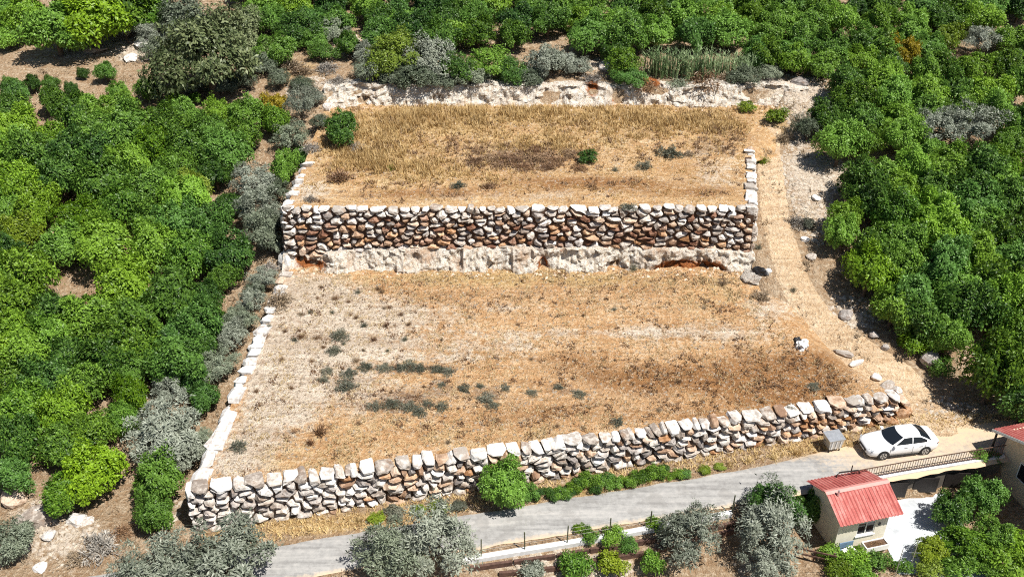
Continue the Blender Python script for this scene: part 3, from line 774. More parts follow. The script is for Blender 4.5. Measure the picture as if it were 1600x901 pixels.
def fast_mesh(name, V, F, mat):
    me = bpy.data.meshes.new(name); nf, k = F.shape
    me.vertices.add(len(V)); me.vertices.foreach_set('co', V.astype(np.float32).ravel())
    me.loops.add(nf * k); me.loops.foreach_set('vertex_index', F.astype(np.int32).ravel())
    me.polygons.add(nf); me.polygons.foreach_set('loop_start', np.arange(0, nf * k, k, dtype=np.int32))
    me.update(calc_edges=True); me.materials.append(mat)
    return me
def crown_mesh(name, seed, nl, n, ln, wd, rx=1.0, z0=0.12, z1=1.5, lobe=(0.30, 0.46), spread=0.62, up=0.25, droop=0.0, mat=None, sep=0.78):
    """crown of radius 1 in plan; leaves cover overlapping lobes"""
    global NR
    NR = np.random.RandomState(seed)
    d = unit(nl); d[:, 2] = np.abs(d[:, 2]) * 1.15 - 0.35; d /= np.linalg.norm(d, axis=1, keepdims=True)
    zc = (z0 + z1) / 2; hz = (z1 - z0) / 2
    rr = NR.uniform(spread * 0.62, spread * 1.12, (nl, 1))
    C = d * rr * np.array([rx, rx, hz]) + np.array([0, 0, zc])
    lr = NR.uniform(lobe[0], lobe[1], nl)
    C = np.vstack([C, [[0, 0, zc]]]); lr = np.append(lr, 0.60 * min(1, hz * 1.1))
    wt = lr ** 2; wt[-1] *= 0.8; idx = NR.choice(len(C), n * 2, p=wt / wt.sum())
    dirs = unit(n * 2); dirs[:, 2] += up; dirs /= np.linalg.norm(dirs, axis=1, keepdims=True)
    rad = lr[idx] * (1.0 - 0.35 * NR.rand(n * 2) ** 2.2) * NR.uniform(0.94, 1.08, n * 2)
    P = C[idx] + dirs * rad[:, None]
    ph = NR.uniform(0, 6.28, 6); q_ = P - np.array([0, 0, zc])
    az = np.arctan2(q_[:, 1], q_[:, 0])
    lump_ = 1 + 0.09 * np.sin(2 * az + ph[0]) + 0.08 * np.sin(3 * az + ph[1] + 2 * q_[:, 2]) + 0.06 * np.sin(5 * az + ph[2] + 5 * q_[:, 2])
    shoot = np.where(NR.rand(n * 2) < 0.07, NR.uniform(1.0, 1.20, n * 2), 1.0)
    P = q_ * (lump_ * shoot)[:, None] + np.array([0, 0, zc])
    keep = np.ones(n * 2, bool)
    for k in range(len(C)):
        dd = np.linalg.norm((q_ + np.array([0, 0, zc]) - C[k]), axis=1); keep &= ~((dd < lr[k] * sep) & (idx != k) & (NR.rand(n * 2) < 0.85))
    keep &= P[:, 2] > 0.02
    P, dirs = P[keep][:n], dirs[keep][:n]
    D = dirs * 0.75 + unit(len(P)) * 0.70 + np.array([0, 0, up * 0.5 - droop]); D /= np.linalg.norm(D, axis=1, keepdims=True)
    Q = P - np.array([0, 0, zc * 0.7]); Q /= np.linalg.norm(Q, axis=1, keepdims=True)
    fc = Q * 0.55 + dirs * 0.45 + np.array([0, 0, 0.35]) + unit(len(P)) * 0.50; fc /= np.linalg.norm(fc, axis=1, keepdims=True)
    V, F = leaf_quads(P, D, ln, wd, fc)
    return fast_mesh(name, V, F, mat)
def trunk_mesh(seed, h=0.8, r=0.09, limbs=5):
    rr = random.Random(seed); b = MB()
    b.tube([(0,0,-0.15), (rr.uniform(-.03,.03), rr.uniform(-.03,.03), h*0.25), (rr.uniform(-.06,.06), rr.uniform(-.06,.06), h*0.5)], r*1.2, 7, r*0.8)
    for i in range(limbs):
        a = 6.283 * i / limbs + rr.uniform(-.4, .4); l = rr.uniform(0.35, 0.6)
        b.tube([(0, 0, h*0.42), (math.cos(a)*l*0.5, math.sin(a)*l*0.5, h*0.75), (math.cos(a)*l, math.sin(a)*l, h*1.1)], r*0.6, 5, r*0.2)
    me = mesh_np('trunk', b.v, b.f, True); me.materials.append(M['bark']); return me
CIT = [crown_mesh('crown', 100 + i, 46 + 6 * (i % 3), 9500, 0.115, 0.058, z1=1.30 + 0.12 * (i % 3), lobe=(0.13, 0.30), spread=0.86, up=0.35, mat=M['leaf'], sep=0.7) for i in range(8)]
OLV = [crown_mesh('crown', 200 + i, 36 + 5 * i, 6500, 0.125, 0.034, z0=0.15, z1=1.7, lobe=(0.09, 0.27), spread=1.0, up=0.5, mat=M['olive'], sep=0.5) for i in range(4)]
SCR = [crown_mesh('crown', 300 + i, 50, 9000, 0.095, 0.040, z0=0.1, z1=1.25, lobe=(0.11, 0.28), spread=0.92, mat=M['pine'], sep=0.65) for i in range(3)]
SHR = [crown_mesh('foliage', 400 + i, 22, 2000, 0.21, 0.085, z0=0.0, z1=1.2, lobe=(0.14, 0.42), spread=0.9, up=0.4, mat=M['leaf'], sep=0.6) for i in range(4)]
TRK = [trunk_mesh(i) for i in range(4)]
def twig_mesh(seed, n, spreadz=0.9, blade=0.05, mat=None, name='twigs', curl=0.2):
    rr = np.random.RandomState(seed)
    base_ = np.stack([rr.normal(0, 0.18, n), rr.normal(0, 0.18, n), np.zeros(n)], 1)
    a = rr.uniform(0, 6.283, n); e = rr.uniform(0.25, 1.45, n) ** spreadz
    D = np.stack([np.cos(a) * np.cos(e), np.sin(a) * np.cos(e), np.sin(e)], 1); L = rr.uniform(0.5, 1.1, (n, 1))
    S = np.cross(D, rr.normal(size=(n, 3))); S /= np.linalg.norm(S, axis=1, keepdims=True)
    tip = base_ + D * L; tip[:, 2] -= curl * (L[:, 0] ** 2) * np.cos(e)
    tip[:, 2] = np.maximum(tip[:, 2], 0.02)
    V = np.stack([base_ - S * blade * 0.5, base_ + S * blade * 0.5, tip + S * blade * 0.25, tip - S * blade * 0.25], 1).reshape(-1, 3)
    return fast_mesh(name, V, np.arange(4 * n).reshape(n, 4), mat)
def bushy_twig(seed, n, mat):
    """dry shrub: fine twigs with small leaves through the volume"""
    global NR
    NR = np.random.RandomState(seed)
    d = unit(n); d[:, 2] = np.abs(d[:, 2]); P = d * (NR.uniform(0.25, 1.0, (n, 1)) ** 0.6) * np.array([1, 1, 0.85]) * (0.75 + 0.3 * np.sin(d[:, :1] * 5 + d[:, 1:2] * 4 + seed))
    D = d * 0.6 + unit(n) * 0.7; D /= np.linalg.norm(D, axis=1, keepdims=True)
    V, F = leaf_quads(P, D, 0.24, 0.055)
    return fast_mesh('twigs', V, F, mat)
TWG = [bushy_twig(i, 900, M['dry']) for i in range(4)]
TUF = [twig_mesh(i, 90, mat=M['dry']) for i in range(4)]

def tree(px, py, wpx, label, mats='leaf', kind='cit', cat='tree', group=None, name='orchard_tree', hc=0.72, zs=1.0, f=top, trunk=True):
    if kind == 'cit': zs *= 1.22
    """px, py = middle of the crown in the photo, wpx = its width: gives a real place on the ground and a size"""
    lib = {'cit': CIT, 'olv': OLV, 'scr': SCR, 'shr': SHR, 'twg': TWG, 'tuf': TUF}[kind]
    k = 75.0
    for _ in range(4):
        rad = wpx * k / FPX / 2
        p, k = hit(px, py, hc * rad * zs, f)
    rad = wpx * k / FPX / 2
    ax_ = rng.uniform(0.88, 1.10); csz = rng.uniform(0.76, 0.93) * (1.22 if group == 'trees of the back orchard' else 1.0) if name == 'orchard_tree' else 0.97; root = empty(name, p, rng.uniform(0, 6.283), (rad * csz * ax_, rad * csz / ax_, rad * zs * rng.uniform(0.90, 1.10)))
    root.rotation_euler.x = rng.uniform(-0.10, 0.10); root.rotation_euler.y = rng.uniform(-0.10, 0.10)
    tag(root, label, cat, group)
    cname = 'crown' if kind in ('cit', 'olv', 'scr') else ('foliage' if kind == 'shr' else 'twigs')
    if trunk and kind in ('cit', 'olv', 'scr'): put('trunk', rng.choice(TRK), None, root)
    c = put(cname, rng.choice(lib), None, root); objmat(c, M[mats])
    return root

ORD = 'first second third fourth fifth sixth seventh eighth ninth tenth eleventh twelfth thirteenth fourteenth fifteenth sixteenth seventeenth eighteenth nineteenth twentieth'.split()
ORD += ['twenty-' + w_ for w_ in ORD[:9]] + ['thirtieth']
def row_labels(items, bands, fmt):
    """items: (x, y, adjective, tree); rows by height in the picture, then counted from the left"""
    rows_ = {}
    for it in items:
        rows_.setdefault(sum(it[1] > b_ for b_ in bands), []).append(it)
    for r_i, r_k in enumerate(sorted(rows_)):
        for c_i, it in enumerate(sorted(rows_[r_k], key=lambda q: q[0])):
            it[3]['label'] = fmt % (it[2], ORD[c_i], ORD[r_i])
G_L, G_R, G_B = 'trees of the left orchard', 'trees of the right orchard', 'trees of the back orchard'
# ---- left orchard: crowns as they stand, (x, y, width, kind)
left = [(17,131,30),(50,132,30),(80,131,28),(110,139,26),
 (24,152,48),(84,158,52),(131,165,60),(185,178,62),(20,178,58),(112,180,62),(243,187,62),(290,182,58),(341,182,55),(388,186,60),(432,192,52),
 (25,206,78),(150,205,68),(205,212,80),(277,208,68),(330,212,56),(375,216,62),(20,234,76),(80,222,72),(162,230,74),(240,236,74),(290,234,72),(354,240,72),(445,266,56),
 (50,258,80),(110,250,78),(203,260,85),(277,266,72),(338,272,64),(34,284,88),(98,280,80),(165,290,86),(236,292,78),
 (60,324,88),(122,342,80),(190,332,84),(355,322,54),(245,347,82),(285,352,78),(335,362,80),(162,382,100),(100,387,82),(243,387,88),(300,402,82),(362,406,76),
 (42,432,108),(195,449,96),(268,460,104),(325,464,66),(30,484,88),(80,494,88),(140,499,96),(215,506,84),(312,512,80),(30,524,86),(85,528,86),(205,534,96),(278,528,82),
 (110,557,92),(42,562,98),(160,572,100),(277,574,90),(80,596,92),(215,585,60),(130,612,80),(20,600,80),(30,690,86),(100,690,84),(140,672,82),(330,500,60),(310,555,60),(190,655,60),(320,620,62),(300,590,64),(235,560,60),(352,440,50),(20,330,70),(5,395,70),(10,455,80),(-25,250,90),(-30,420,100),(-30,560,100),(-35,660,110),(-20,190,70),(-30,330,90)]
items = []
for (x, y, w_) in left:
    if y < 142:
        t_ = tree(x, y, w_, 'small young tree', 'leaf_dark', group=G_L)
        t_['label'] = 'small dark young tree, %s from left in the row by the top left clearing' % ORD[(17, 50, 80, 110).index(x)]; continue
    mt, adj = 'leaf', 'green'
    if x > 300 and y > 300 or rng.random() < 0.22: mt, adj = 'leaf_dark', 'dark green'
    elif rng.random() < 0.16: mt, adj = 'leaf_bright', 'bright green'
    items.append((x, y, adj, tree(x, y, w_, 'orchard tree', mt, group=G_L)))
row_labels(items, (170, 197, 222, 246, 275, 308, 345, 375, 418, 470, 512, 545, 585, 640), '%s tree, %s from the left in the %s row down, left orchard')
for (x, y, w_, mt, lb) in [(304,298,76,'leaf_yellow','round yellowish tree near the grey shrubs in the left orchard'),(287,314,80,'leaf_bright','light green tree just below the round yellowish one in the left orchard'),
  (30,366,82,'leaf_yellow','yellow green tree at the left picture edge beside the bare soil gap'),(428,168,46,'leaf_gold','tree with yellow top near the grey cypress like shrub'),
  (34,642,104,'leaf_bright','broad light green tree at the left edge above the outcrop'),(100,652,92,'leaf_bright','light green tree right of the broad one at the left edge'),
  (200,620,70,'leaf_bright','bright green tree just above the large grey olive tree'),(150,738,96,'leaf_bright','bright green tree standing alone below the left orchard'),
  (105,775,76,'leaf_bright','lower bright green tree beside the lone one at lower left'),(255,752,88,'leaf_dark','dark olive green tree beside the front wall left corner'),
  (243,800,74,'leaf_dark','dark green bush tree left of the front wall end'),(20,745,70,'leaf_dark','dull green tree at the left edge above the tan rock'),(184,145,36,'leaf_bright','small bright green young tree at the end of the young row'),
  (228,143,40,'leaf','young tree below the big scrub oak at top left'),(272,157,28,'leaf_bright','low young bright tree on pale soil below the big scrub oak'),(305,153,22,'leaf_bright','smallest bright young tree with its shadow on pale soil'),
  (165,112,38,'leaf_dark','dark round bush standing on the top left clearing'),(130,114,22,'leaf_dark','little dark bush on the top left clearing')]:
    tree(x, y, w_, lb, mt, group=G_L)
# olive / grey trees along the left wall and in front
for (x, y, w_, lb, mt, kd, zs) in [(470,172,36,'slim tall grey shrub left of the upper terrace back corner','olive','olv',1.9),(455,218,58,'grey green olive shrub beside the upper terrace left edge','olive_dark','olv',1.0),
  (400,288,62,'grey olive tree left of the upper terrace corner, upper of the pair','olive','olv',1.0),(406,330,66,'grey olive tree left of the tall wall top','olive','olv',1.1),(408,368,60,'dark olive tree against the left end of the tall wall','olive_dark','olv',1.2),
  (395,472,46,'small grey olive bush at the top of the left side wall','olive','olv',1.0),(378,500,54,'grey olive bush against the left side wall','olive_dark','olv',1.0),(362,532,56,'grey olive bush leaning on the left side wall middle','olive','olv',1.0),(345,572,60,'dark grey olive bush in the orchard by the left wall','olive_dark','olv',1.0),
  (250,676,122,'large grey olive tree left of the lower terrace wall','olive','olv',0.85),(268,617,54,'small silvery olive crown just behind the large grey olive tree','olive','olv',1.0),(290,716,56,'low grey olive bush below the large olive tree','olive','olv',0.9),(320,690,46,'small grey bush touching the left wall','olive_dark','olv',0.9),
  (348,886,150,'big silvery olive tree at the foot of the front wall left end, right crown','olive','olv',0.72),(258,890,130,'big silvery olive tree left of the front wall foot, left crown','olive','olv',0.75),
  (605,872,110,'dark olive tree in front of the road, left of the silvery one','olive_dark','olv',1.0),(678,858,120,'tall silvery olive tree in front of the road at bottom centre','olive','olv',1.15),
  (1085,845,90,'grey olive tree between the fence and the timber edging','olive','olv',1.1),(1210,830,120,'large grey olive tree left of the small red roofed hut','olive','olv',1.0),(1195,882,80,'lower grey olive tree in front of the large one by the hut','olive','olv',0.9),
  (1462,205,72,'pale grey olive tree in the right orchard, left of a pair','olive','olv',1.0),(1512,206,76,'pale grey olive tree in the right orchard, right of a pair','olive','olv',1.0),(1530,68,44,'grey olive tree in the back orchard at the right','olive','olv',1.1),
  (1290,190,44,'dark grey shrub at the left edge of the right orchard','olive_dark','olv',1.1),(1262,205,44,'grey green shrub beside the track top','olive_dark','olv',1.0),(15,842,80,'grey green bush at the bottom left edge','olive_dark','scr',1.1)]:
    tree(x, y, w_, lb, mt, kd, name='olive_tree', zs=zs)
# right orchard
right = [(1327,134,66),(1380,130,74),(1330,167,66),(1296,184,58),(1347,188,66),(1397,152,68),(1445,150,68),(1492,144,68),(1543,147,72),(1586,138,64),(1404,192,66),(1448,172,62),(1500,168,62),(1550,172,66),
 (1408,222,64),(1310,232,72),(1350,225,56),(1587,202,66),(1573,224,62),(1455,240,50),
 (1380,276,72),(1425,268,74),(1475,264,78),(1530,262,78),(1570,260,72),(1345,294,70),(1400,297,78),(1458,292,78),(1515,297,78),(1570,290,78),
 (1365,317,78),(1316,340,60),(1318,370,62),(1400,337,82),(1458,342,82),(1525,322,82),(1580,322,78),(1365,387,78),(1408,380,82),(1465,382,86),(1530,354,82),(1567,372,86),
 (1357,430,88),(1415,422,86),(1475,422,92),(1532,400,86),(1585,412,84),(1425,467,95),(1495,452,92),(1550,447,92),(1395,480,80),(1430,497,88),(1505,495,92),(1567,482,92),(1598,454,76),(1480,530,70),(1590,530,80),(1630,300,90),(1640,400,100),(1640,500,100),(1625,200,80),(1640,590,110)]
items = []
for (x, y, w_) in right:
    mt, adj = 'leaf', 'green'
    if rng.random() < 0.2: mt, adj = 'leaf_dark', 'dark green'
    elif rng.random() < 0.16: mt, adj = 'leaf_bright', 'bright green'
    items.append((x, y, adj, tree(x, y, w_, 'orchard tree', mt, group=G_R)))
row_labels(items, (158, 180, 208, 250, 280, 308, 332, 362, 396, 440, 475, 520), '%s tree, %s from the left in the %s row down, right orchard')
tree(1550, 585, 112, 'large green tree casting shade on the road end at right', 'leaf', group=G_R, zs=1.15)
tree(1600, 630, 90, 'dark green tree behind the right house roof', 'leaf_dark', group=G_R, zs=1.1)
tree(1428, 535, 46, 'small bright green bush above the large grey boulder', 'leaf_bright', 'shr', 'bush', name='bush')
tree(1465, 532, 40, 'small green bush right of the one above the grey boulder', 'leaf_bright', 'shr', 'bush', name='bush')
tree(1470, 572, 36, 'small green bush right of the large grey boulder', 'leaf', 'shr', 'bush', name='bush')
# back orchard
items = []
for j, (cy, w_, x0) in enumerate([(-52,50,380),(-30,50,405),(-9,52,380),(12,52,410),(34,54,428),(57,56,700),(79,56,960)]):
    x = x0
    while x < 1630:
        yy = cy + rng.uniform(-4, 4)
        bad = (j == 5 and (820 < x < 880)) or (j == 6 and (1000 < x < 1165)) or (1395 < x < 1440 and 60 < cy < 95) or (1500 < x < 1560 and 55 < cy < 90) or (1455 < x < 1500 and 55 < cy < 75)
        if not bad and rng.random() > 0.05:
            mt = 'leaf_dark' if rng.random() < 0.35 else 'leaf'
            items.append((x, cy, 'dark green' if mt == 'leaf_dark' else 'green', tree(x + rng.uniform(-6, 6), yy, w_ * rng.uniform(0.80, 1.12), 'orchard tree', mt, group=G_B)))
        x += w_ * rng.uniform(0.90, 1.06)
for (x, y, w_) in [(1290,100,52),(1240,96,50),(1345,96,52),(1390,104,48),(1470,108,54),(1520,112,54),(1570,105,56),(1200,88,50),(1600,100,50),(1440,118,50)]:
    items.append((x, 100, 'green', tree(x, y, w_, 'orchard tree', 'leaf', group=G_B)))
row_labels(items, (-40, -20, 0, 25, 45, 68, 90), '%s tree, %s from left in the %s row down of the back orchard')
tree(1412, 88, 48, 'golden yellow tree in the back orchard', 'leaf_gold', group=G_B, zs=1.3)
tree(1478, 68, 44, 'yellowish tree between the golden tree and the grey olive', 'leaf_yellow', group=G_B)
# top left trees and the bank of scrub behind the upper terrace
for (x, y, w_, lb, mt, kd, zs) in [(45,28,70,'bright green bushy tree at the top left corner','leaf_bright','cit',1.1),(85,45,100,'broad bright green tree beside the top left clearing','leaf','cit',1.0),(145,40,100,'bright green tree behind the white outcrop','leaf_bright','cit',1.0),(195,18,90,'green tree at the top edge left of the big scrub oak','leaf','cit',1.0),
  (240,20,70,'green tree at the top edge beside the grey shrub','leaf_bright','cit',1.0),(130,8,80,'green tree at the top edge above the clearing','leaf','cit',1.0),(10,58,50,'low green bush at the far left of the clearing','leaf_bright','cit',0.8),(0,20,70,'green tree cut by the top left corner','leaf','cit',1.0),
  (325,85,160,'big dark scrub oak with dense shade at top left','pine','scr',1.25),(290,35,90,'grey green scrub tree behind the big scrub oak','olive_dark','scr',1.1),(370,40,80,'grey green tree right of the big scrub oak','pine','scr',1.1),(430,75,70,'olive green scrub tree right of the big scrub oak','leaf_dark','scr',1.1),(470,45,70,'dull green tree at the top left of the back orchard','leaf_dark','scr',1.0),(490,60,50,'dull green scrub bush behind the upper terrace left corner','leaf_dark','scr',1.0),
  (545,72,42,'round green bush on pale ground behind the upper terrace','leaf','cit',1.0),(620,85,90,'yellow green scrub tree behind the upper terrace','leaf_yellow','scr',1.1),(672,92,80,'grey green scrub tree behind the upper terrace','olive','scr',1.1),(712,108,62,'dark green scrub bush on the bank behind the upper terrace','leaf_dark','scr',1.0),(765,98,74,'green scrub bush on the bank centre','leaf','scr',1.0),(800,108,56,'dark scrub bush right of the green one on the bank','leaf_dark','scr',1.0),
  (850,95,66,'bare grey shrub on the bank behind the upper terrace','olive','scr',1.0),(882,95,44,'smaller bare grey shrub on the bank','olive','scr',1.0),(585,105,60,'dark scrub bush at the left of the bank','olive_dark','scr',1.0),(650,118,70,'low dark bush at the top of the rock bank','olive_dark','scr',0.9),(975,100,50,'green bush left of the reeds','leaf','cit',0.9),
  (195,46,40,'slim grey shrub at the top left','olive','olv',1.4),(238,56,46,'pale bare grey bush beside the white outcrop','olive','olv',0.9),(435,120,34,'slim dark bush below the scrub trees','olive_dark','scr',1.5),(390,130,24,'small grey tree with a trunk below the scrub oak','olive_dark','olv',1.3),(470,130,36,'low dark scrub left of the terrace back corner','olive_dark','scr',0.8),(590,55,60,'dull green tree behind the round bush','leaf_dark','cit',1.0),(640,40,60,'green tree behind the yellow green scrub tree','leaf_dark','cit',1.0),(690,62,54,'green orchard tree above the grey green scrub tree','leaf','cit',1.0),
  (535,197,58,'round dark green bush on the upper terrace left edge','leaf_dark','cit',1.0),(785,762,72,'dense green bush growing against the front wall','leaf','cit',1.15),(1215,180,36,'yellowish bush at the top of the track','leaf_yellow','shr',0.9),(1210,795,70,'leafy green tree left of the hut roof','leaf_dark','cit',1.1),(1260,790,50,'green tree touching the hut roof','leaf_dark','cit',1.2),
  (895,880,52,'bright green bush in front of the timber edging','leaf_bright','shr',1.2),(960,835,34,'small green bush growing on the fence line','leaf','shr',1.1),(1018,880,36,'bright green small tree beside the grey olive tree','leaf_bright','shr',1.6),(955,880,46,'yellow green bush beside the timber edging','leaf_yellow','shr',1.0),(922,835,26,'small bush on the concrete kerb','leaf_dark','shr',1.1),(905,825,18,'thin sapling by the fence','leaf','shr',1.4),(1025,818,30,'green bush by the fence posts','leaf','shr',1.0),(1060,810,24,'pale bush by the fence near the olive tree','olive_dark','shr',1.2),(985,850,30,'dark bush in front of the fence kerb','leaf_dark','shr',1.0),(830,890,40,'pale grey green bush in front of the timber edging','olive','shr',0.9)]:
    tree(x, y, w_, lb, mt, kd, 'bush' if 'bush' in lb or 'shrub' in lb else 'tree', name='bush' if 'bush' in lb or 'shrub' in lb else 'scrub_tree', zs=zs)
for (x, y, w_, mt, kd, lb, zs) in [(420,412,44,'dry_grey','twg','pale dry bush at the left foot of the tall wall',0.8),(412,436,44,'olive','olv','grey bush left of the side wall top end',0.9),(398,452,36,'olive_dark','olv','small dark grey bush among dry brush by the side wall top',0.9),(432,300,44,'olive_dark','olv','dark olive bush touching the upper terrace left corner',1.0),(428,345,44,'olive','olv','grey olive bush against the left end of the tall wall top',1.2),(425,385,40,'olive_dark','olv','small olive bush below the tall wall left end',1.0),
  (470,245,44,'leaf_dark','scr','dark green bush at the upper terrace left edge',0.9),(455,285,30,'dry','twg','dry tan bush outside the upper terrace left edge',0.7),(485,225,36,'dry_grey','twg','pale grey brush outside the upper terrace left edge',0.7),(490,150,36,'olive','scr','grey scrub at the back left corner of the upper terrace',1.0),(500,190,30,'olive_dark','scr','small dark scrub beside the round dark green bush',1.0),
  (735,118,60,'olive_dark','scr','dark grey scrub on the bank between two green bushes',0.8),(690,125,50,'olive_dark','scr','low dark scrub hanging over the rock bank',0.7),(830,115,54,'olive_dark','scr','dark scrub below the bare grey shrub',0.8),(615,118,50,'olive_dark','scr','dark scrub in front of the yellow green scrub tree',0.8),(905,105,40,'olive','scr','pale grey shrub at the right of the scrub bank',0.9),(925,118,44,'dry_grey','twg','pale dry brush on the bank right of the scrub',0.6),(985,122,50,'leaf_dark','scr','dark green scrub left of the brown shrubs',0.8),(1010,128,44,'dry_red','twg','brown shrub at the left of the reeds foot',0.7),(1165,118,50,'olive_dark','scr','dark scrub right of the reeds',0.8),(1205,112,40,'olive_dark','scr','dark scrub at the right end of the back bank',0.7),
  (410,100,50,'olive_dark','scr','dark scrub beside the big scrub oak shade',0.9),(455,95,44,'dry','twg','dry brush below the dull green trees',0.7),(505,80,44,'leaf_dark','scr','dull scrub bush near the pale ground',0.9),(520,45,50,'olive_dark','scr','grey dull tree left of the round green bush',1.0),(575,78,50,'olive','scr','pale grey scrub right of the round green bush',0.9),(250,75,50,'olive_dark','scr','dark shrub against the left of the big scrub oak',1.0),(395,75,60,'pine','scr','scrub oak crown right of the biggest one',1.0),(275,120,44,'olive_dark','scr','dark shrub in the shade of the big scrub oak',0.8),(345,135,44,'olive_dark','scr','dark low shrub below the big scrub oak',0.7),(300,135,40,'olive_dark','scr','low shrub in the shade left of the young trees',0.7),(370,120,40,'olive_dark','scr','dark shrub at the right of the scrub oak shade',0.8)]:
    tree(x, y, w_, lb, mt, kd, 'bush', name='bush', zs=zs)
# hedge of creeping shrubs along the wall foot
x = 818.0
for i in range(26):
    t_ = (x - 818) / 270.0; y = 772 - 40 * t_ + rng.uniform(-9, 7); w_ = rng.uniform(14, 36) * (1.0 - 0.3 * t_)
    tree(x, y, w_, 'low green shrub in the strip between front wall and road, %s from the dense bush' % ORD[i], rng.choice(('leaf', 'leaf_dark', 'leaf_dark', 'leaf', 'leaf_yellow')), 'shr', 'bush', 'low shrubs along the front wall', 'bush', zs=rng.uniform(0.6, 1.15))
    x += rng.uniform(7, 14)
for i, (x, y, w_) in enumerate([(588,807,26),(618,801,32),(655,796,24),(684,793,32),(716,788,24),(1100,733,20),(1124,728,18)]):
    tree(x, y, w_, 'yellowish low shrub at the foot of the front wall, %s from the left' % ORD[i], ('leaf_yellow', 'weed_grey', 'leaf_yellow')[i % 3], 'shr', 'bush', 'yellowish shrubs along the front wall', 'bush', zs=0.6)
for i, (x, y, w_) in enumerate([(560,812,26),(640,800,22),(840,780,20),(890,774,20),(940,766,22),(985,758,20),(1015,752,20),(1042,747,20),(1140,725,26),(1170,718,26),(1210,712,28),(1245,706,28),(1330,695,22)]):
    weed(x, y, w_, 'dry', 'tuf', 'dry grass tuft on the wall verge, %s from the left' % ORD[i], 0.9, 'dry tufts on the verge') if False else tree(x, y, w_, 'dry grass tuft on the wall verge, %s from the left' % ORD[i], 'straw', 'tuf', 'bush', 'dry tufts on the verge', 'weed', hc=0.35, zs=0.8)

# weeds on the terraces and banks --------------------------------------------------------------
def weed(px, py, wpx, mt, kind, label, zs=0.8, group=None):
    return tree(px, py, wpx, label, mt, kind, 'bush', group, 'weed', hc=0.35, zs=zs)
LG, LR_, LD = 'grey weeds on the lower terrace', 'dry weeds on the lower terrace', 'weeds on the upper terrace'
GRW = []
for (x, y, w_) in [(572,572,30),(640,570,34),(700,580,26),(585,634,30),(655,642,30),(690,634,30),(725,606,26),(770,632,26),(545,582,30),(505,592,24),(830,612,24),(540,602,42),(512,578,26),(600,574,30),(625,573,30),(655,575,30),(685,576,30),(612,630,34),(640,634,36),(668,630,24),(760,622,34),(790,605,22),(905,614,28),(873,604,20),(1270,602,28),(1236,637,24),(750,602,18),(690,600,18)]:
    GRW.append((x, y, 'grey', weed(x, y, w_, 'weed_grey', 'twg', 'low grey green weed patch on the lower terrace', 0.5, LG)))
row_labels(GRW, (590, 608, 625), 'low %s green weed, %s from left in the %s row of the lower terrace')
TFW = []; rx_ = random.Random(99); EXTRA = [(rx_.random(), rx_.random(), rx_.random(), rx_.choice(('dry_red', 'weed_grey', 'dry'))) for _ in range(26)]
for (x, y, w_, m_) in [*[(int(400 + 230 * a_ + 20 * b_), int(440 + 125 * b_), 10 + int(12 * c_), d_) for a_, b_, c_, d_ in EXTRA],(500,672,44,'dry_red'),(485,690,26,'dry_red'),(470,525,22,'dry_red'),(627,490,16,'dry_red'),(810,506,14,'dry_red'),(912,492,12,'dry_red'),(1190,627,14,'dry_red'),(519,487,14,'weed_grey'),(560,455,18,'weed_grey'),(1295,588,14,'dry_red'),(1060,595,20,'dry_red'),(440,560,18,'dry_red'),(415,525,20,'dry_red'),(400,610,18,'dry_red'),(455,605,16,'dry_red'),(560,660,18,'dry_red'),(1100,480,14,'dry'),(960,482,14,'weed_grey'),(830,560,12,'dry'),(735,495,12,'dry'),(690,530,12,'dry'),(1240,560,12,'dry_red'),(545,470,14,'dry_red'),(470,490,16,'dry'),(600,480,14,'dry'),(1030,640,16,'dry'),(870,665,16,'dry_red'),(700,690,16,'dry')]:
    TFW.append((x, y, {'dry_red': 'red brown', 'weed_grey': 'grey', 'dry': 'tan'}[m_], weed(x, y, w_, m_, 'tuf', 'small dry weed', 0.9, LR_)))
row_labels(TFW, (475, 500, 550, 600, 650), 'small dry %s tuft, %s from left in the %s row down, lower terrace')
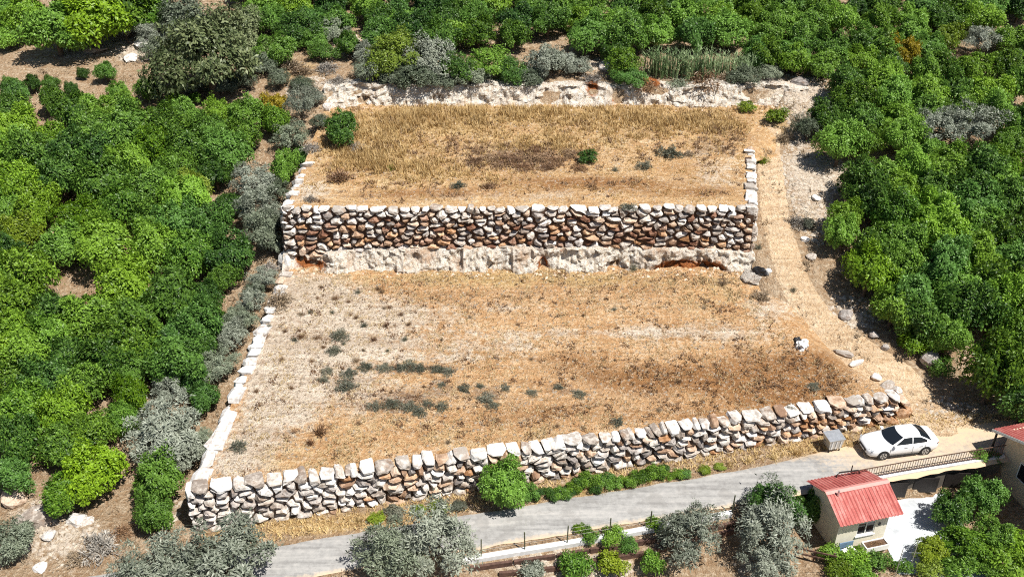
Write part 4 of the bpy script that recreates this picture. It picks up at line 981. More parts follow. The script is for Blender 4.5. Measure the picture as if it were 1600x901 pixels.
for (x, y, w_, m_, k_, lb, zs) in [(530,522,36,'weed_grey','twg','dark green bushy weed on the pale left part of the lower terrace',1.0),(522,546,30,'weed_grey','twg','dark weed just below the bushy one on the lower terrace',0.7),(965,658,28,'weed_grey','twg','olive weed near the middle of the front wall',0.7),(372,695,34,'weed_grey','twg','grey weed beside the left wall near the front corner',0.8),
  (435,468,56,'dry','twg','wide brown dry bush at the left end of the lower terrace',0.7),(1130,440,30,'dry','tuf','dry grass bush at the foot of the rock face',1.0),(1190,462,36,'dry','twg','tan dry bush beside the black plastic heap',0.6),(1240,452,20,'weed_grey','tuf','tuft of green grass at the track edge',1.0),
  (155,850,74,'dry_grey','twg','bare grey twiggy bush on the slope left of the front wall',0.7),(120,870,46,'dry','twg','brown dry bush at the bottom left',0.7),(190,830,40,'dry_red','twg','brown dry bush beside the dark green bush tree',0.7),(1245,345,40,'dry_grey','twg','bare grey bush right of the track',0.7),(1262,352,22,'weed_grey','shr','little green bush right of the track',0.9),(1165,170,26,'leaf_yellow','shr','small yellow green bush at the back of the upper terrace right',0.8),(1100,125,70,'dry_red','twg','brown dry shrubs above the back bank, left clump',0.7),(1130,122,50,'dry','twg','brown dry shrubs above the back bank, right clump',0.7),(1060,130,40,'olive_dark','twg','dark dry shrub below the reeds',0.7),(1200,125,40,'dry_grey','twg','grey dry bush above the back bank at right',0.6),(1225,215,36,'dry','twg','dry tan bush at the top of the track right side',0.7),(1192,238,30,'dry','twg','dry tan bush beside the right side wall',0.8),(1190,250,26,'leaf_yellow','twg','yellowish weed at the back end of the right side wall',0.8),(470,110,44,'dry','twg','dry brown brush left of the terrace back corner',0.6),(510,105,44,'dry_grey','twg','pale dry brush behind the terrace back corner',0.6),(530,125,40,'dry_grey','twg','pale dry brush on the bank top',0.6),(560,118,40,'dry','twg','tan dry brush on the bank top',0.6),
  (990,418,26,'weed_grey','tuf','green grassy weed at the rock face foot, right one',1.0),(920,418,20,'weed_grey','tuf','green grassy weed at the rock face foot, left one',1.0),(1010,395,30,'dry','tuf','dry weeds growing on the rock face',1.2),(960,400,34,'dry','tuf','dry grey weeds on the gap in the rock face',1.3),(978,388,30,'weed_grey','twg','dark weed on top of the rock face',0.6),(1030,410,26,'dry','tuf','dry weed beside the overhanging rock',1.0),(1185,385,22,'weed_grey','tuf','weed at the right corner of the tall wall',0.9)]:
    weed(x, y, w_, m_, k_, lb, zs)
for (x, y, w_, m_, k_, lb) in [(920,248,30,'leaf_dark','shr','upright green weed on the upper terrace'),(961,264,22,'weed_grey','tuf','grey tuft right of the upright green weed'),(1007,258,32,'weed_grey','twg','blue grey weed on the upper terrace right'),(1047,237,46,'weed_grey','twg','wide dark grey weed on the upper terrace right'),(716,288,28,'weed_grey','twg','blue grey weed on the upper terrace left front'),(790,226,28,'dry_red','tuf','dry weed above the dark patch of the upper terrace'),(1075,240,22,'dry','twg','tan dry weed beside the wide dark grey one'),(610,262,24,'leaf_yellow','tuf','yellow green tuft on the upper terrace left'),(555,230,30,'dry_grey','twg','grey dry bush below the round dark green bush'),(485,310,24,'dry_grey','twg','pale grey bush at the left front corner of the upper terrace'),(530,275,46,'dry_red','twg','brown dry bush at the left of the upper terrace')]:
    weed(x, y, w_, m_, k_, lb, 0.8)
PTW = []
for (x, y, w_) in [(742,250,40),(905,262,34),(890,240,36),(750,236,30),(835,234,36),(770,246,40),(800,250,44),(835,246,44),(868,250,40),(815,260,40),(780,258,34),(855,260,34)]:
    PTW.append((x, y, 'dark', weed(x, y, w_, 'dry_red', 'twg', 'dark dry weed', 0.35, LD)))
row_labels(PTW, (243, 256), '%s dry weed, %s from left in the %s row of the upper terrace brown patch')

# reeds
def reed_mesh(seed, n=46):
    rr = np.random.RandomState(seed); V = []; F = []
    for i in range(n):
        bx, by = rr.normal(0, 0.35, 2); h = rr.uniform(0.7, 1.15); lx, ly = rr.normal(0, 0.14, 2); a = rr.uniform(0, 6.28); wv = 0.022
        s = np.array([math.cos(a), math.sin(a), 0]) * wv; b0 = np.array([bx, by, 0]); t_ = np.array([bx + lx, by + ly, h]); m_ = (b0 + t_) / 2
        k = len(V); V += [b0 - s, b0 + s, m_ + s, m_ - s, t_]
        F += [(k, k+1, k+2), (k, k+2, k+3), (k+3, k+2, k+4)]
        for q in range(5):
            tt = rr.uniform(0.3, 0.95); p = b0 + (t_ - b0) * tt; aa = rr.uniform(0, 6.28); l = rr.uniform(0.15, 0.3)
            e = np.array([math.cos(aa), math.sin(aa), 0.5]) * l; s2 = np.array([-math.sin(aa), math.cos(aa), 0]) * 0.02
            k = len(V); V += [p - s2, p + s2, p + e]; F.append((k, k+1, k+2))
    return fast_mesh('canes', np.array(V), np.array(F), M['reed'])
RED = [reed_mesh(i) for i in range(3)]
for i, x in enumerate([1018,1036,1054,1072,1090,1108,1126,1144,1160]):
    p, k = hit(x, 118 + rng.uniform(-3, 3))
    s = 2.6 if x < 1110 else 2.2
    e = tag(empty('reed_clump', p, rng.uniform(0, 6), (s * 0.75, s * 0.75, s)), 'tall pale green reed clump above the back bank, %s from left' % ORD[i], 'reeds', 'reeds above the back bank')
    put('canes', RED[i % 3], None, e)

# dry grass and loose stones that nobody could count ------------------------------------------
def grass_stuff(name, inside, zf, box, n, hfun, mat, label, seed, dens, clump=(1, 1, 0.0)):
    rr = random.Random(seed); V = []; F = []
    cnt = 0; left_ = 0; tall = 1.0
    while cnt < n:
        if left_ <= 0:
            cx0 = rr.uniform(box[0], box[1]); cy0 = rr.uniform(box[2], box[3])
            if not inside(cx0, cy0) or rr.random() > dens(cx0, cy0): cnt += 0.2; continue
            left_ = rr.randint(clump[0], clump[1]); tall = rr.uniform(0.6, 1.45) if clump[1] > 1 else 1.0; cr_ = clump[2] * tall * rr.uniform(0.5, 1.3)
        left_ -= 1; cnt += 1
        x = cx0 + rr.gauss(0, 1) * cr_; y = cy0 + rr.gauss(0, 1) * cr_
        if not inside(x, y): continue
        z = zf(x, y) - 0.02; h = hfun(x, y) * rr.uniform(0.6, 1.3) * tall
        for b in range(4):
            a = rr.uniform(0, 6.283); l = h * rr.uniform(0.3, 0.9); ox, oy = rr.uniform(-.1, .1), rr.uniform(-.1, .1); wv = rr.uniform(0.02, 0.045)
            k = len(V)
            V.append((x + ox - math.sin(a) * wv, y + oy + math.cos(a) * wv, z)); V.append((x + ox + math.sin(a) * wv, y + oy - math.cos(a) * wv, z))
            V.append((x + ox + math.cos(a) * l, y + oy + math.sin(a) * l, z + h)); F.append((k, k+1, k+2))
    me = fast_mesh(name, np.array(V), np.array(F), mat)
    return tag(put(name, me), label, 'grass', None, 'stuff')
grass_stuff('dry_grass', lambda x, y: in_up(x, y, 0.6), z_up, (-18, 26, 65, 86), 15000, lambda x, y: 0.12 + 0.38 * gauss(x, y, up_straw) , M['straw'],
            'golden dry grass over the upper terrace', 3, lambda x, y: 0.10 + 0.9 * gauss(x, y, up_straw) * (0.35 + 0.65 * (nz(x, y, 0.37, 5) + 0.5 * nz(x, y, 1.13, 1) > -0.08)), (4, 16, 0.38))
grass_stuff('dry_grass', lambda x, y: in_low(x, y, 0.7), z_low, (-19, 25, 41, 66), 12000, lambda x, y: 0.10 + 0.12 * gauss(x, y, low_straw), M['straw_pale'],
            'short pale stubble over the lower terrace', 4, lambda x, y: 0.45 + 0.5 * nz(x, y, 0.43, 3) + 0.4 * nz(x, y, 1.37, 3), (2, 9, 0.30))
grass_stuff('dry_grass', lambda x, y: 1.6 < y - y_road(x) < 3.3 + (x > 24), base, (-18, 34, 38, 50), 5200, lambda x, y: 0.22, M['straw'],
            'dry yellow grass on the verge between the road and the front wall', 5, lambda x, y: 0.9)
def scree(name, inside, zf, box, n, size, mat, label, seed, dens=lambda x, y: 1.0):
    rr = random.Random(seed); V = []; F = []; k_ = 0; guard = 0
    while k_ < n and guard < n * 30:
        guard += 1
        x = rr.uniform(box[0], box[1]); y = rr.uniform(box[2], box[3])
        if not inside(x, y) or rr.random() > dens(x, y): continue
        k_ += 1; z = zf(x, y); s = size * rr.uniform(0.4, 1.0) ** 2 + 0.035; a = rr.uniform(0, 6.28); k = len(V)
        for i in range(5):
            t = a + 1.2566 * i; V.append((x + math.cos(t) * s * rr.uniform(.7, 1.2), y + math.sin(t) * s * rr.uniform(.7, 1.2), z - 0.02))
        V.append((x + rr.uniform(-.3, .3) * s, y + rr.uniform(-.3, .3) * s, z + s * rr.uniform(0.5, 0.9)))
        for i in range(5): F.append((k + i, k + (i + 1) % 5, k + 5))
    me = fast_mesh(name, np.array(V), np.array(F), mat)
    return tag(put(name, me), label, 'stones', None, 'stuff')
scree('loose_stones', lambda x, y: in_low(x, y, 0.6), z_low, (-19, 25, 41, 66), 3200, 0.10, M['st_dull'], 'small pale stones strewn over the lower terrace', 8, lambda x, y: 0.35 + 0.65 * gauss(x, y, low_pale))
scree('loose_stones', lambda x, y: in_up(x, y, 0.6), z_up, (-18, 26, 65, 86), 900, 0.09, M['st_pale'], 'small pale stones strewn over the upper terrace', 9)
scree('loose_stones', lambda x, y: (not in_low(x, y)) and (not in_up(x, y)) and gauss(x, y, ground_pale) > 0.25, base, (-45, 45, 36, 105), 3400, 0.20, M['st_dull'], 'broken pale stones lying on the bare ground round the terraces', 10)

scree('loose_stones', lambda x, y: -17.5 < x < 18.5 and in_low(x, y, 0.0), z_low, (-17.5, 18.5, 62.9, 64.6), 220, 0.17, M['st_tan'], 'rubble fallen along the foot of the bedrock face', 12, lambda x, y: sstep(62.7, 64.4, y))
scree('loose_stones', lambda x, y: in_up(x, y, 0.0), z_up, (-17, 25.5, 83.6, 85.4), 180, 0.16, M['st_tan'], 'rubble fallen along the foot of the back rock bank', 13, lambda x, y: sstep(83.4, 85.0, y))
def on_low_weeds(x, y): return max(gauss(x, y, low_grey), 0.8 * gauss(x, y, low_brown), 0.02 + 0.5 * (nz(x, y, 0.45, 6) + 0.5 * nz(x, y, 1.6, 2) > 0.28))
grass_stuff('dry_weeds', lambda x, y: in_low(x, y, 0.8), z_low, (-19, 25, 41, 66), 4600, lambda x, y: 0.14 + 0.16 * max(0, nz(x, y, 0.8, 1)), M['dry_red'], 'sparse brown dry weeds strewn over the lower terrace', 14, on_low_weeds, (2, 10, 0.22))
grass_stuff('dry_weeds', lambda x, y: in_up(x, y, 0.8), z_up, (-18, 26, 65, 86), 3600, lambda x, y: 0.26, M['dry_red'], 'brown dry weeds among the straw of the upper terrace', 15, lambda x, y: max(1.3 * gauss(x, y, up_grey), 0.02 + 0.5 * (nz(x, y, 0.5, 2) + 0.5 * nz(x, y, 1.6, 7) > 0.26)), (3, 12, 0.28))
grass_stuff('dry_weeds', lambda x, y: (not in_low(x, y)) and (not in_up(x, y)) and y - y_road(x) > 2.5 and abs(x) < 46, base, (-46, 46, 38, 108), 6000, lambda x, y: 0.30, M['dry'], 'brown dry grass on the bare ground of the orchards and banks', 16, lambda x, y: 0.25 + 0.5 * (nz(x, y, 0.25, 4) > 0.07), (2, 8, 0.3))
# ------------------------------------------------------------------ the white car
def make_car(loc, rz):
    root = tag(empty('parked_car', loc, rz), 'white sedan parked on the dirt road beside the front wall end', 'car')
    st = [(2.40,.50,.34,.56),(2.34,.66,.25,.64),(2.20,.80,.20,.71),(1.9,.885,.18,.79),(1.5,.91,.18,.86),(1.1,.915,.18,.92),(.8,.915,.18,.95),(0,.92,.18,.97),(-.9,.92,.18,.985),(-1.5,.915,.19,1.01),(-1.9,.89,.21,1.015),(-2.2,.82,.25,.99),(-2.33,.72,.30,.93),(-2.39,.58,.38,.75)]
    b = MB(); n = 14; rings = []
    for (x, w_, zb, zt) in st:
        h = zt - zb
        half = [(0, zb), (w_*.80, zb), (w_*.96, zb+.07), (w_, zb+h*.38), (w_*.995, zb+h*.62), (w_*.955, zb+h*.90), (w_*.80, zt-.005), (0, zt+.035)]
        rings.append([(x, yy, zz) for yy, zz in half] + [(x, -yy, zz) for yy, zz in reversed(half[1:-1])])
    vs = [p for r_ in rings for p in r_]; fs = []
    for i in range(len(rings)-1):
        for k in range(n): fs.append((i*n+k, i*n+(k+1)%n, (i+1)*n+(k+1)%n, (i+1)*n+k))
    fs.append(tuple(range(n))[::-1]); fs.append(tuple((len(rings)-1)*n+k for k in range(n)))
    b.add(vs, fs); body = b.build('body', M['carpaint'], root, True)
    # cabin: belt loop and roof
    def loop(z, xf, xr, w_, bow_f, bow_r):
        pts = []
        for k in range(9):
            t = k / 8 * 2 - 1; pts.append((xf - bow_f * t * t, t * w_, z))
        m = 8
        for k in range(1, m): pts.append((xf - bow_f + (xr + bow_r - xf + bow_f) * k / m, w_, z))
        for k in range(9):
            t = 1 - k / 8 * 2; pts.append((xr + bow_r * t * t, t * w_, z))
        for k in range(1, m): pts.append((xr + bow_r + (xf - bow_f - xr - bow_r) * k / m, -w_, z))
        return pts
    L0 = loop(.93, 1.12, -1.98, .80, .22, .10); L1 = loop(1.20, .62, -1.52, .71, .17, .12); L2 = loop(1.40, .18, -1.05, .60, .12, .12); L3 = loop(1.455, -.02, -.80, .45, .10, .10)
    m = len(L0); cb = MB(); cb.add(L0 + L1 + L2 + L3 + [(-.42, 0, 1.475)], [(k*m+i, k*m+(i+1)%m, (k+1)*m+(i+1)%m, (k+1)*m+i) for k in range(3) for i in range(m)] + [(3*m+i, 3*m+(i+1)%m, 4*m) for i in range(m)])
    cb.build('cabin', M['carpaint'], root, True)
    def pane(name, ids, t0, t1, sx=0.94, off=0.012):
        c = Vector((-.42, 0, 1.1)); g = MB()
        def P(i, t):
            a, b_, c_ = Vector(L0[i % m]), Vector(L1[i % m]), Vector(L2[i % m])
            return a.lerp(b_, t * 2) if t < .5 else b_.lerp(c_, t * 2 - 1)
        V = []
        for i in ids:
            for t in (t0, .5, t1): p = P(i, t); V.append(p)
        mid = sum(V, Vector()) / len(V)
        V = [(mid + (p - mid) * sx) for p in V]
        V = [p + (Vector((p.x - c.x, p.y, 0)).normalized() * 0.8 + Vector((0, 0, .5))) * (off + 0.012) for p in V]
        F = [(i*3+j, (i+1)*3+j, (i+1)*3+j+1, i*3+j+1) for i in range(len(ids)-1) for j in range(2)]
        g.add(V, F); return g.build(name, M['glass'], root, True)
    pane('windshield', list(range(0, 9)), .06, .97, .93)
    pane('rear_window', list(range(16, 25)), .10, .95, .90)
    def side(sgn):
        for nm, xs_ in (('side_window', [(.62,.99),(.10,1.355),(-.45,1.375),(-.45,.99)]), ('side_window', [(-.52,.99),(-.52,1.375),(-1.0,1.33),(-1.42,1.15),(-1.45,1.0)])):
            V = []
            for (x, z) in xs_:
                t = (z - .93) / (1.40 - .93); yy = .80 + (.60 - .80) * t + .024 + .012 * math.sin(math.pi * t)
                V.append((x, sgn * yy, z))
            g = MB(); f = tuple(range(len(V))); g.add(V, [f if sgn < 0 else f[::-1]]); g.build(nm, M['glass'], root)
    side(1); side(-1)
    for sx in (1.42, -1.40):
        for sg in (1, -1):
            # wheel arch, tyre and rim
            def disc(r, y0, y1, nn=22, r0=0.0):
                g = MB(); V = []
                for yv, rv_ in ((y0, r), (y1, r)):
                    for k in range(nn): V.append((sx + rv_ * math.cos(6.2832*k/nn), sg * yv, .325 + rv_ * math.sin(6.2832*k/nn)))
                F = [(k, (k+1)%nn, nn+(k+1)%nn, nn+k) for k in range(nn)] + [tuple(range(nn)), tuple(range(2*nn-1, nn-1, -1))]
                return g.add(V, F)
            disc(.385, .70, .921).build('wheel_arch', M['black'], root)
            wv = disc(.325, .72, .935).build('wheel', M['rubber'], root)
            rim = disc(.225, .80, .943).build('rim', M['alloy'], wv)
            g = MB()
            for k in range(5):
                a = 6.2832 * (k + .5) / 5; g.add([(sx + .06*math.cos(a-.5), sg*.946, .325 + .06*math.sin(a-.5)), (sx + .06*math.cos(a+.5), sg*.946, .325 + .06*math.sin(a+.5)), (sx + .2*math.cos(a+.28), sg*.946, .325 + .2*math.sin(a+.28)), (sx + .2*math.cos(a-.28), sg*.946, .325 + .2*math.sin(a-.28))], [(0,1,2,3)])
            g.build('spoke_gap', M['black'], wv)
    for sg in (1, -1):
        g = MB(); g.add([(2.335, sg*.40, .62), (2.17, sg*.815, .66), (2.03, sg*.86, .73), (2.25, sg*.50, .70)], [(0,1,2,3)]); 
        g.v = [(x+.02, y*1.015, z+.012) for x, y, z in g.v]; g.build('headlight', M['lamp'], root)
        g = MB(); g.add([(-2.40, sg*.46, .80), (-2.24, sg*.83, .82), (-2.15, sg*.845, .92), (-2.345, sg*.50, .92)], [(0,1,2,3)])
        g.v = [(x-.02, y*1.02, z) for x, y, z in g.v]; g.build('tail_light', M['red_lamp'], root)
        g = MB(); g.box(.66, .84, sg*.93 - .09, sg*.93 + .09, .96, 1.07); g.build('side_mirror', M['carpaint'], root)
        for x in (-.02, -1.05):
            g = MB(); g.box(x-.11, x+.11, sg*.922-.012, sg*.922+.012, .80, .825); g.build('door_handle', M['galv'], root)
        for x in (1.02, -.49, -1.30):
            g = MB(); g.box(x-.008, x+.008, sg*.918-.006, sg*.918+.006, .28, .90); g.build('door_gap', M['black'], root)
        g = MB(); g.box(-.95, .98, sg*.90-.03, sg*.90+.03, .17, .23); g.build('sill_trim', M['black'], root)
    g = MB(); g.add([(2.425, -.42, .42), (2.425, .42, .42), (2.40, .44, .60), (2.40, -.44, .60)], [(0,1,2,3)]); g.build('grille', M['black'], root)
    g = MB(); g.add([(2.39, -.62, .27), (2.39, .62, .27), (2.405, .60, .36), (2.405, -.60, .36)], [(0,1,2,3)]); g.build('lower_intake', M['black'], root)
    g = MB(); g.box(2.41, 2.44, -.26, .26, .40, .50); g.build('number_plate', M['plate'], root)
    g = MB(); g.box(-2.43, -2.40, -.26, .26, .62, .73); g.build('number_plate', M['plate'], root)
    return root
cx_, cy_ = 24.62, 46.75
car = make_car((cx_, cy_, z_road(cx_) + 0.05), R(180 + 9))

# galvanised waste bin ------------------------------------------------------------------------
bp, _ = hit(1299, 701)
bin_ = tag(empty('waste_bin', (bp[0], bp[1], bp[2] + 0.02), R(14)), 'grey metal waste container on legs in front of the boulder wall', 'bin')
g = MB(); g.add([(-.42,-.34,.28),(.42,-.34,.28),(.42,.34,.28),(-.42,.34,.28),(-.52,-.42,1.02),(.52,-.42,1.02),(.52,.42,1.02),(-.52,.42,1.02)], [(0,3,2,1),(0,1,5,4),(1,2,6,5),(2,3,7,6),(3,0,4,7),(4,5,6,7)]); g.build('container', M['galv'], bin_)
g = MB(); g.add([(-.56,-.46,1.03),(.56,-.46,1.03),(.56,.46,1.10),(-.56,.46,1.10),(-.56,-.46,1.07),(.56,-.46,1.07),(.56,.46,1.16),(-.56,.46,1.16)], [(0,3,2,1),(4,5,6,7),(0,1,5,4),(1,2,6,5),(2,3,7,6),(3,0,4,7)]); g.build('lid', M['galv'], bin_)
for sx in (-.36, .36):
    for sy in (-.28, .28): g = MB(); g.tube([(sx, sy, -.02), (sx, sy, .32)], .045, 6); g.build('leg', M['iron'], bin_)
for sx in (-.3, 0, .3): g = MB(); g.add([(sx-.03,-.385,.3),(sx+.03,-.385,.3),(sx+.035,-.445,.98),(sx-.035,-.445,.98)], [(0,1,2,3)]); g.build('rib', M['concrete'], bin_)
g = MB(); g.tube([(-.6, -.1, .9), (-.66, 0, .9), (-.6, .1, .9)], .02, 5); g.build('handle', M['iron'], bin_)

# dumped things ---------------------------------------------------------------------------------
def lump(name, px, py, wpx, flat, mat, label, cat, seed, asp=0.7, rough=0.25):
    import bmesh
    p, k = hit(px, py); s = wpx * k / FPX / 2
    bm = bmesh.new(); bmesh.ops.create_icosphere(bm, subdivisions=3, radius=1.0)
    for v in bm.verts:
        q = v.co.copy(); v.co = q * (1 + rough * (mnoise.noise(q * 1.6 + Vector((seed, 0, 0))) + 0.6 * mnoise.noise(q * 4 + Vector((0, seed, 0)))))
        if v.co.z < -0.25: v.co.z = -0.25
    me = bpy.data.meshes.new(name); bm.to_mesh(me); bm.free(); me.materials.append(mat)
    o = put(name, me, None, None, (p[0], p[1], p[2] + 0.2 * s * flat), (0, 0, seed), (s, s * asp, s * flat))
    return tag(o, label, cat)
lump('gravel_heap', 1178, 434, 46, 0.30, M['gravel'], 'flat heap of pale gravel below the tall wall right corner', 'gravel heap', 1.0, 0.8)
lump('plastic_bundle', 1187, 425, 24, 0.6, M['tarp_black'], 'black plastic bundle on the pale gravel heap', 'plastic', 5.6, 0.45, 0.5)
lump('white_sack', 1200, 425, 13, 0.8, M['sack_white'], 'white sack beside the black plastic bundle', 'sack', 3.0)
lump('rubbish_sack', 1253, 541, 22, 0.8, M['sack_white'], 'crumpled white sack with black plastic on the lower terrace by the track', 'sack', 4.3, 0.9, 0.6)
lump('plastic_scrap', 1247, 533, 15, 0.6, M['tarp_black'], 'crumpled black plastic on the white sack by the track', 'plastic', 2.2, 0.8, 0.7)

# ------------------------------------------------------------------ small hut with red roof
def corrugated(L, W, pitch=0.225, amp=0.05, rise=0.0):
    """sheet: x along ridge (corrugation crosses it), y from eave 0 to ridge W, z rises"""
    n = int(L / pitch) * 6; V = []
    for i in range(n + 1):
        x = L * i / n; ph = (x / pitch) % 1.0
        zc = amp * (1 if ph < .30 else (0 if .5 < ph < .8 else (1 - (ph-.3)/.2 if ph < .5 else (ph-.8)/.2)))
        V += [(x, 0, zc), (x, W, rise + zc), (x, 0, zc - .02), (x, W, rise + zc - .02)]
    F = []
    for i in range(n):
        a, b = i*4, (i+1)*4; F += [(a, b, b+1, a+1), (a+3, b+3, b+2, a+2), (a, a+2, b+2, b), (a+1, b+1, b+3, a+3)]
    F += [(0, 1, 3, 2), (n*4, n*4+2, n*4+3, n*4+1)]
    return V, F
e0 = Vector(at(1313, 823, 0.55)); e1 = Vector(at(1412, 803, 0.55))
ax = (e1 - e0); ax.z = 0; LR = ax.length; hz_ = math.atan2(ax.y, ax.x)
HG = -2.0; EZ = 0.55 - HG
hut = tag(empty('small_hut', (e0.x, e0.y, HG), hz_), 'small cream hut with faded red corrugated roof below the road', 'hut')
ov = 0.45; D1 = 1.95; RISE = D1 * math.tan(R(24)); D2 = 1.95
rf_ = empty('roof', (0, 0, 0)); rf_.parent = hut
V, F = corrugated(LR, D1, rise=RISE)
put('roof_sheet', mesh_np('roof_sheet', V, F), M['roof'], rf_, (0, 0, EZ))
V, F = corrugated(LR * 0.97, D2, rise=RISE)
put('roof_sheet', mesh_np('roof_sheet', V, F), M['roof'], rf_, (LR * 0.97, D1 + D2, EZ), (0, 0, math.pi))
g = MB(); g.add([(-.03, D1-.20, EZ+RISE-.045+.03), (LR+.03, D1-.20, EZ+RISE-.045+.03), (LR+.03, D1, EZ+RISE+.065), (-.03, D1, EZ+RISE+.065), (-.03, D1+.20, EZ+RISE-.015), (LR+.03, D1+.20, EZ+RISE-.015)], [(0,1,2,3),(3,2,5,4)]); g.build('ridge_cap', M['ridge'], rf_)
g = MB(); g.tube([(LR*.16, D1-.3, EZ+RISE-.1), (LR*.16, D1-.3, EZ+RISE+.28)], .06, 8); g.build('vent_pipe', M['galv'], rf_)
x0, x1, y0, y1 = .28, LR - .55, ov, D1 + D2 - .35
def wall_z(y): return EZ - .03 + RISE * (y / D1 if y < D1 else (D1 + D2 - y) / D2)
# front wall with a window opening, back wall, gables
wx0, wx1, wz0, wz1 = x0 + (x1-x0)*.40, x0 + (x1-x0)*.76, .95, 1.95
zt = wall_z(y0); g = MB()
for a, b, c, d in ((x0, wx0, 0, zt), (wx1, x1, 0, zt), (wx0, wx1, 0, wz0), (wx0, wx1, wz1, zt)): g.box(a, b, y0, y0 + .14, c, d)
g.build('front_wall', M['plaster'], hut)
g = MB(); g.box(x0, x1, y1 - .14, y1, 0, wall_z(y1)); g.build('back_wall', M['plaster'], hut)
for xx in (x0, x1 - .14):
    g = MB(); pf = [(y0+.141, 0), (y1-.141, 0), (y1-.141, wall_z(y1-.141)), (D1, wall_z(D1)), (y0+.141, wall_z(y0+.141))]
    g.add([(xx+.002, a, b) for a, b in pf] + [(xx + .138, a, b) for a, b in pf], [(4,3,2,1,0), (5,6,7,8,9)] + [(i, (i+1)%5, 5+(i+1)%5, 5+i) for i in range(5)]); g.build('gable_wall', M['plaster'], hut)
wn = empty('window', (0, 0, 0)); wn.parent = hut
g = MB(); g.box(wx0+.05, wx1-.05, y0+.07, y0+.085, wz0+.05, wz1-.05); g.build('pane', M['glass'], wn)
g = MB(); fw = .06
for a, b, c, d in ((wx0, wx1, wz0, wz0+fw), (wx0, wx1, wz1-fw, wz1), (wx0, wx0+fw, wz0+fw, wz1-fw), (wx1-fw, wx1, wz0+fw, wz1-fw), ((wx0+wx1)/2-.03, (wx0+wx1)/2+.03, wz0+fw, wz1-fw)): g.box(a, b, y0+.03, y0+.10, c, d)
g.build('frame', M['plaster_white'], wn)
g = MB(); g.box(wx0-.06, wx1+.06, y0-.08, y0+.02, wz0-.07, wz0-.003); g.build('sill', M['concrete'], wn)
g = MB(); g.box(x1-.62, x1-.5, y0-.06, y0-.003, 1.55, 1.75); g.build('wall_lamp', M['iron'], hut)
# veranda shelf, planter, white tub, blue chair
pl = tag(empty('flower_planter', tuple((hut.matrix_basis @ Vector((x0+(x1-x0)*.52, y0-.78, 0)))), hz_), 'long white planter with red flowers under the hut window', 'planter')
Lp = 1.5
g = MB(); 
for a, b, c, d in ((0, Lp, 0, .06), (0, Lp, .54, .60), (0, .06, .06, .54), (Lp-.06, Lp, .06, .54)): g.box(a, b, c, d, .25, .62)
g.box(.06, Lp-.06, .06, .54, .25, .3); g.build('box', M['plaster_white'], pl)
g = MB(); g.box(.06, Lp-.06, .06, .54, .3, .55); g.build('soil', M['soilpot'], pl)
for i in range(4): g = MB(); g.box((.1, Lp-.2, .1, Lp-.2)[i], (.2, Lp-.1, .2, Lp-.1)[i], (.08, .08, .44, .44)[i], (.16, .16, .52, .52)[i], 0, .25); g.build('leg', M['plaster_white'], pl)
o = put('flowers', TWG[0], None, pl, (Lp/2, .3, .52), None, (.62, .2, .28)); objmat(o, M['dry_red'])
def local(v): return tuple(Vector((e0.x, e0.y, HG)) + Vector((v[0]*math.cos(hz_)-v[1]*math.sin(hz_), v[0]*math.sin(hz_)+v[1]*math.cos(hz_), v[2])))
pl.location = local((x0+(x1-x0)*.50, y0-.80, 0))
tb = tag(empty('garden_table', local((x0+.55, y0-.75, 0)), hz_ + .2), 'small white table before the hut left of the planter', 'table')
g = MB(); g.box(-.38, .38, -.3, .3, .66, .71); g.build('tabletop', M['plaster_white'], tb)
for sx in (-.33, .33):
    for sy in (-.25, .25): g = MB(); g.tube([(sx, sy, 0), (sx, sy, .66)], .025, 6); g.build('leg', M['plaster_white'], tb)
bl = tag(empty('blue_bench', local((x0+.15, y0-.45, 0)), hz_), 'blue bench against the hut front left corner', 'bench')
g = MB(); g.box(0, .9, -.18, .18, .40, .45); g.build('seat', M['blue'], bl)
g = MB(); g.box(0, .9, .20, .24, .47, .9); g.build('backrest', M['blue'], bl)
for sx in (.05, .8): g = MB(); g.box(sx, sx+.05, -.16, .16, 0, .398); g.build('leg', M['iron'], bl)

# yard, its retaining wall and the iron railing along the road edge -----------------------------
def yl(x): return y_road(x) - 1.62
V = []; n_ = 30
for i in range(n_ + 1):
    x = 22.3 + 5.2 * i / n_
    V += [(x, yl(x) - .2, -1.96), (x, 36.6 if x > 24 else 38.2, -1.96)]
tag(put('yard', mesh_np('yard', V, [(2*i+1, 2*i+3, 2*i+2, 2*i) for i in range(n_)]), M['yard']), 'pale smooth screed of the yard beside the hut', None, None, 'structure')
def along(xa, xb, off, z0, z1, th, name, mat, parent, n=16, ref=None):
    g = MB(); ox, oy, oz = parent.location if parent else (0, 0, 0)
    V = []
    for i in range(n + 1):
        x = xa + (xb - xa) * i / n; y = yl(x) + off; zr = z_road(x)
        a, b = (z0 if z0 < -1.2 else zr + z0), zr + z1
        V += [(x-ox, y-oy, a-oz), (x-ox, y+th-oy, a-oz), (x-ox, y+th-oy, b-oz), (x-ox, y-oy, b-oz)]
    F = [(i*4+j, i*4+(j+1)%4, (i+1)*4+(j+1)%4, (i+1)*4+j) for i in range(n) for j in range(4)] + [(3,2,1,0), (n*4, n*4+1, n*4+2, n*4+3)]
    g.add(V, F); return g.build(name, mat, parent)
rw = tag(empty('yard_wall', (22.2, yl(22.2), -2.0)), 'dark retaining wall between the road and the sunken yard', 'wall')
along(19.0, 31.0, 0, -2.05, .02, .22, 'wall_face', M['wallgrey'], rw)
along(18.9, 31.1, -.06, .023, .12, .34, 'coping', M['concrete'], rw)
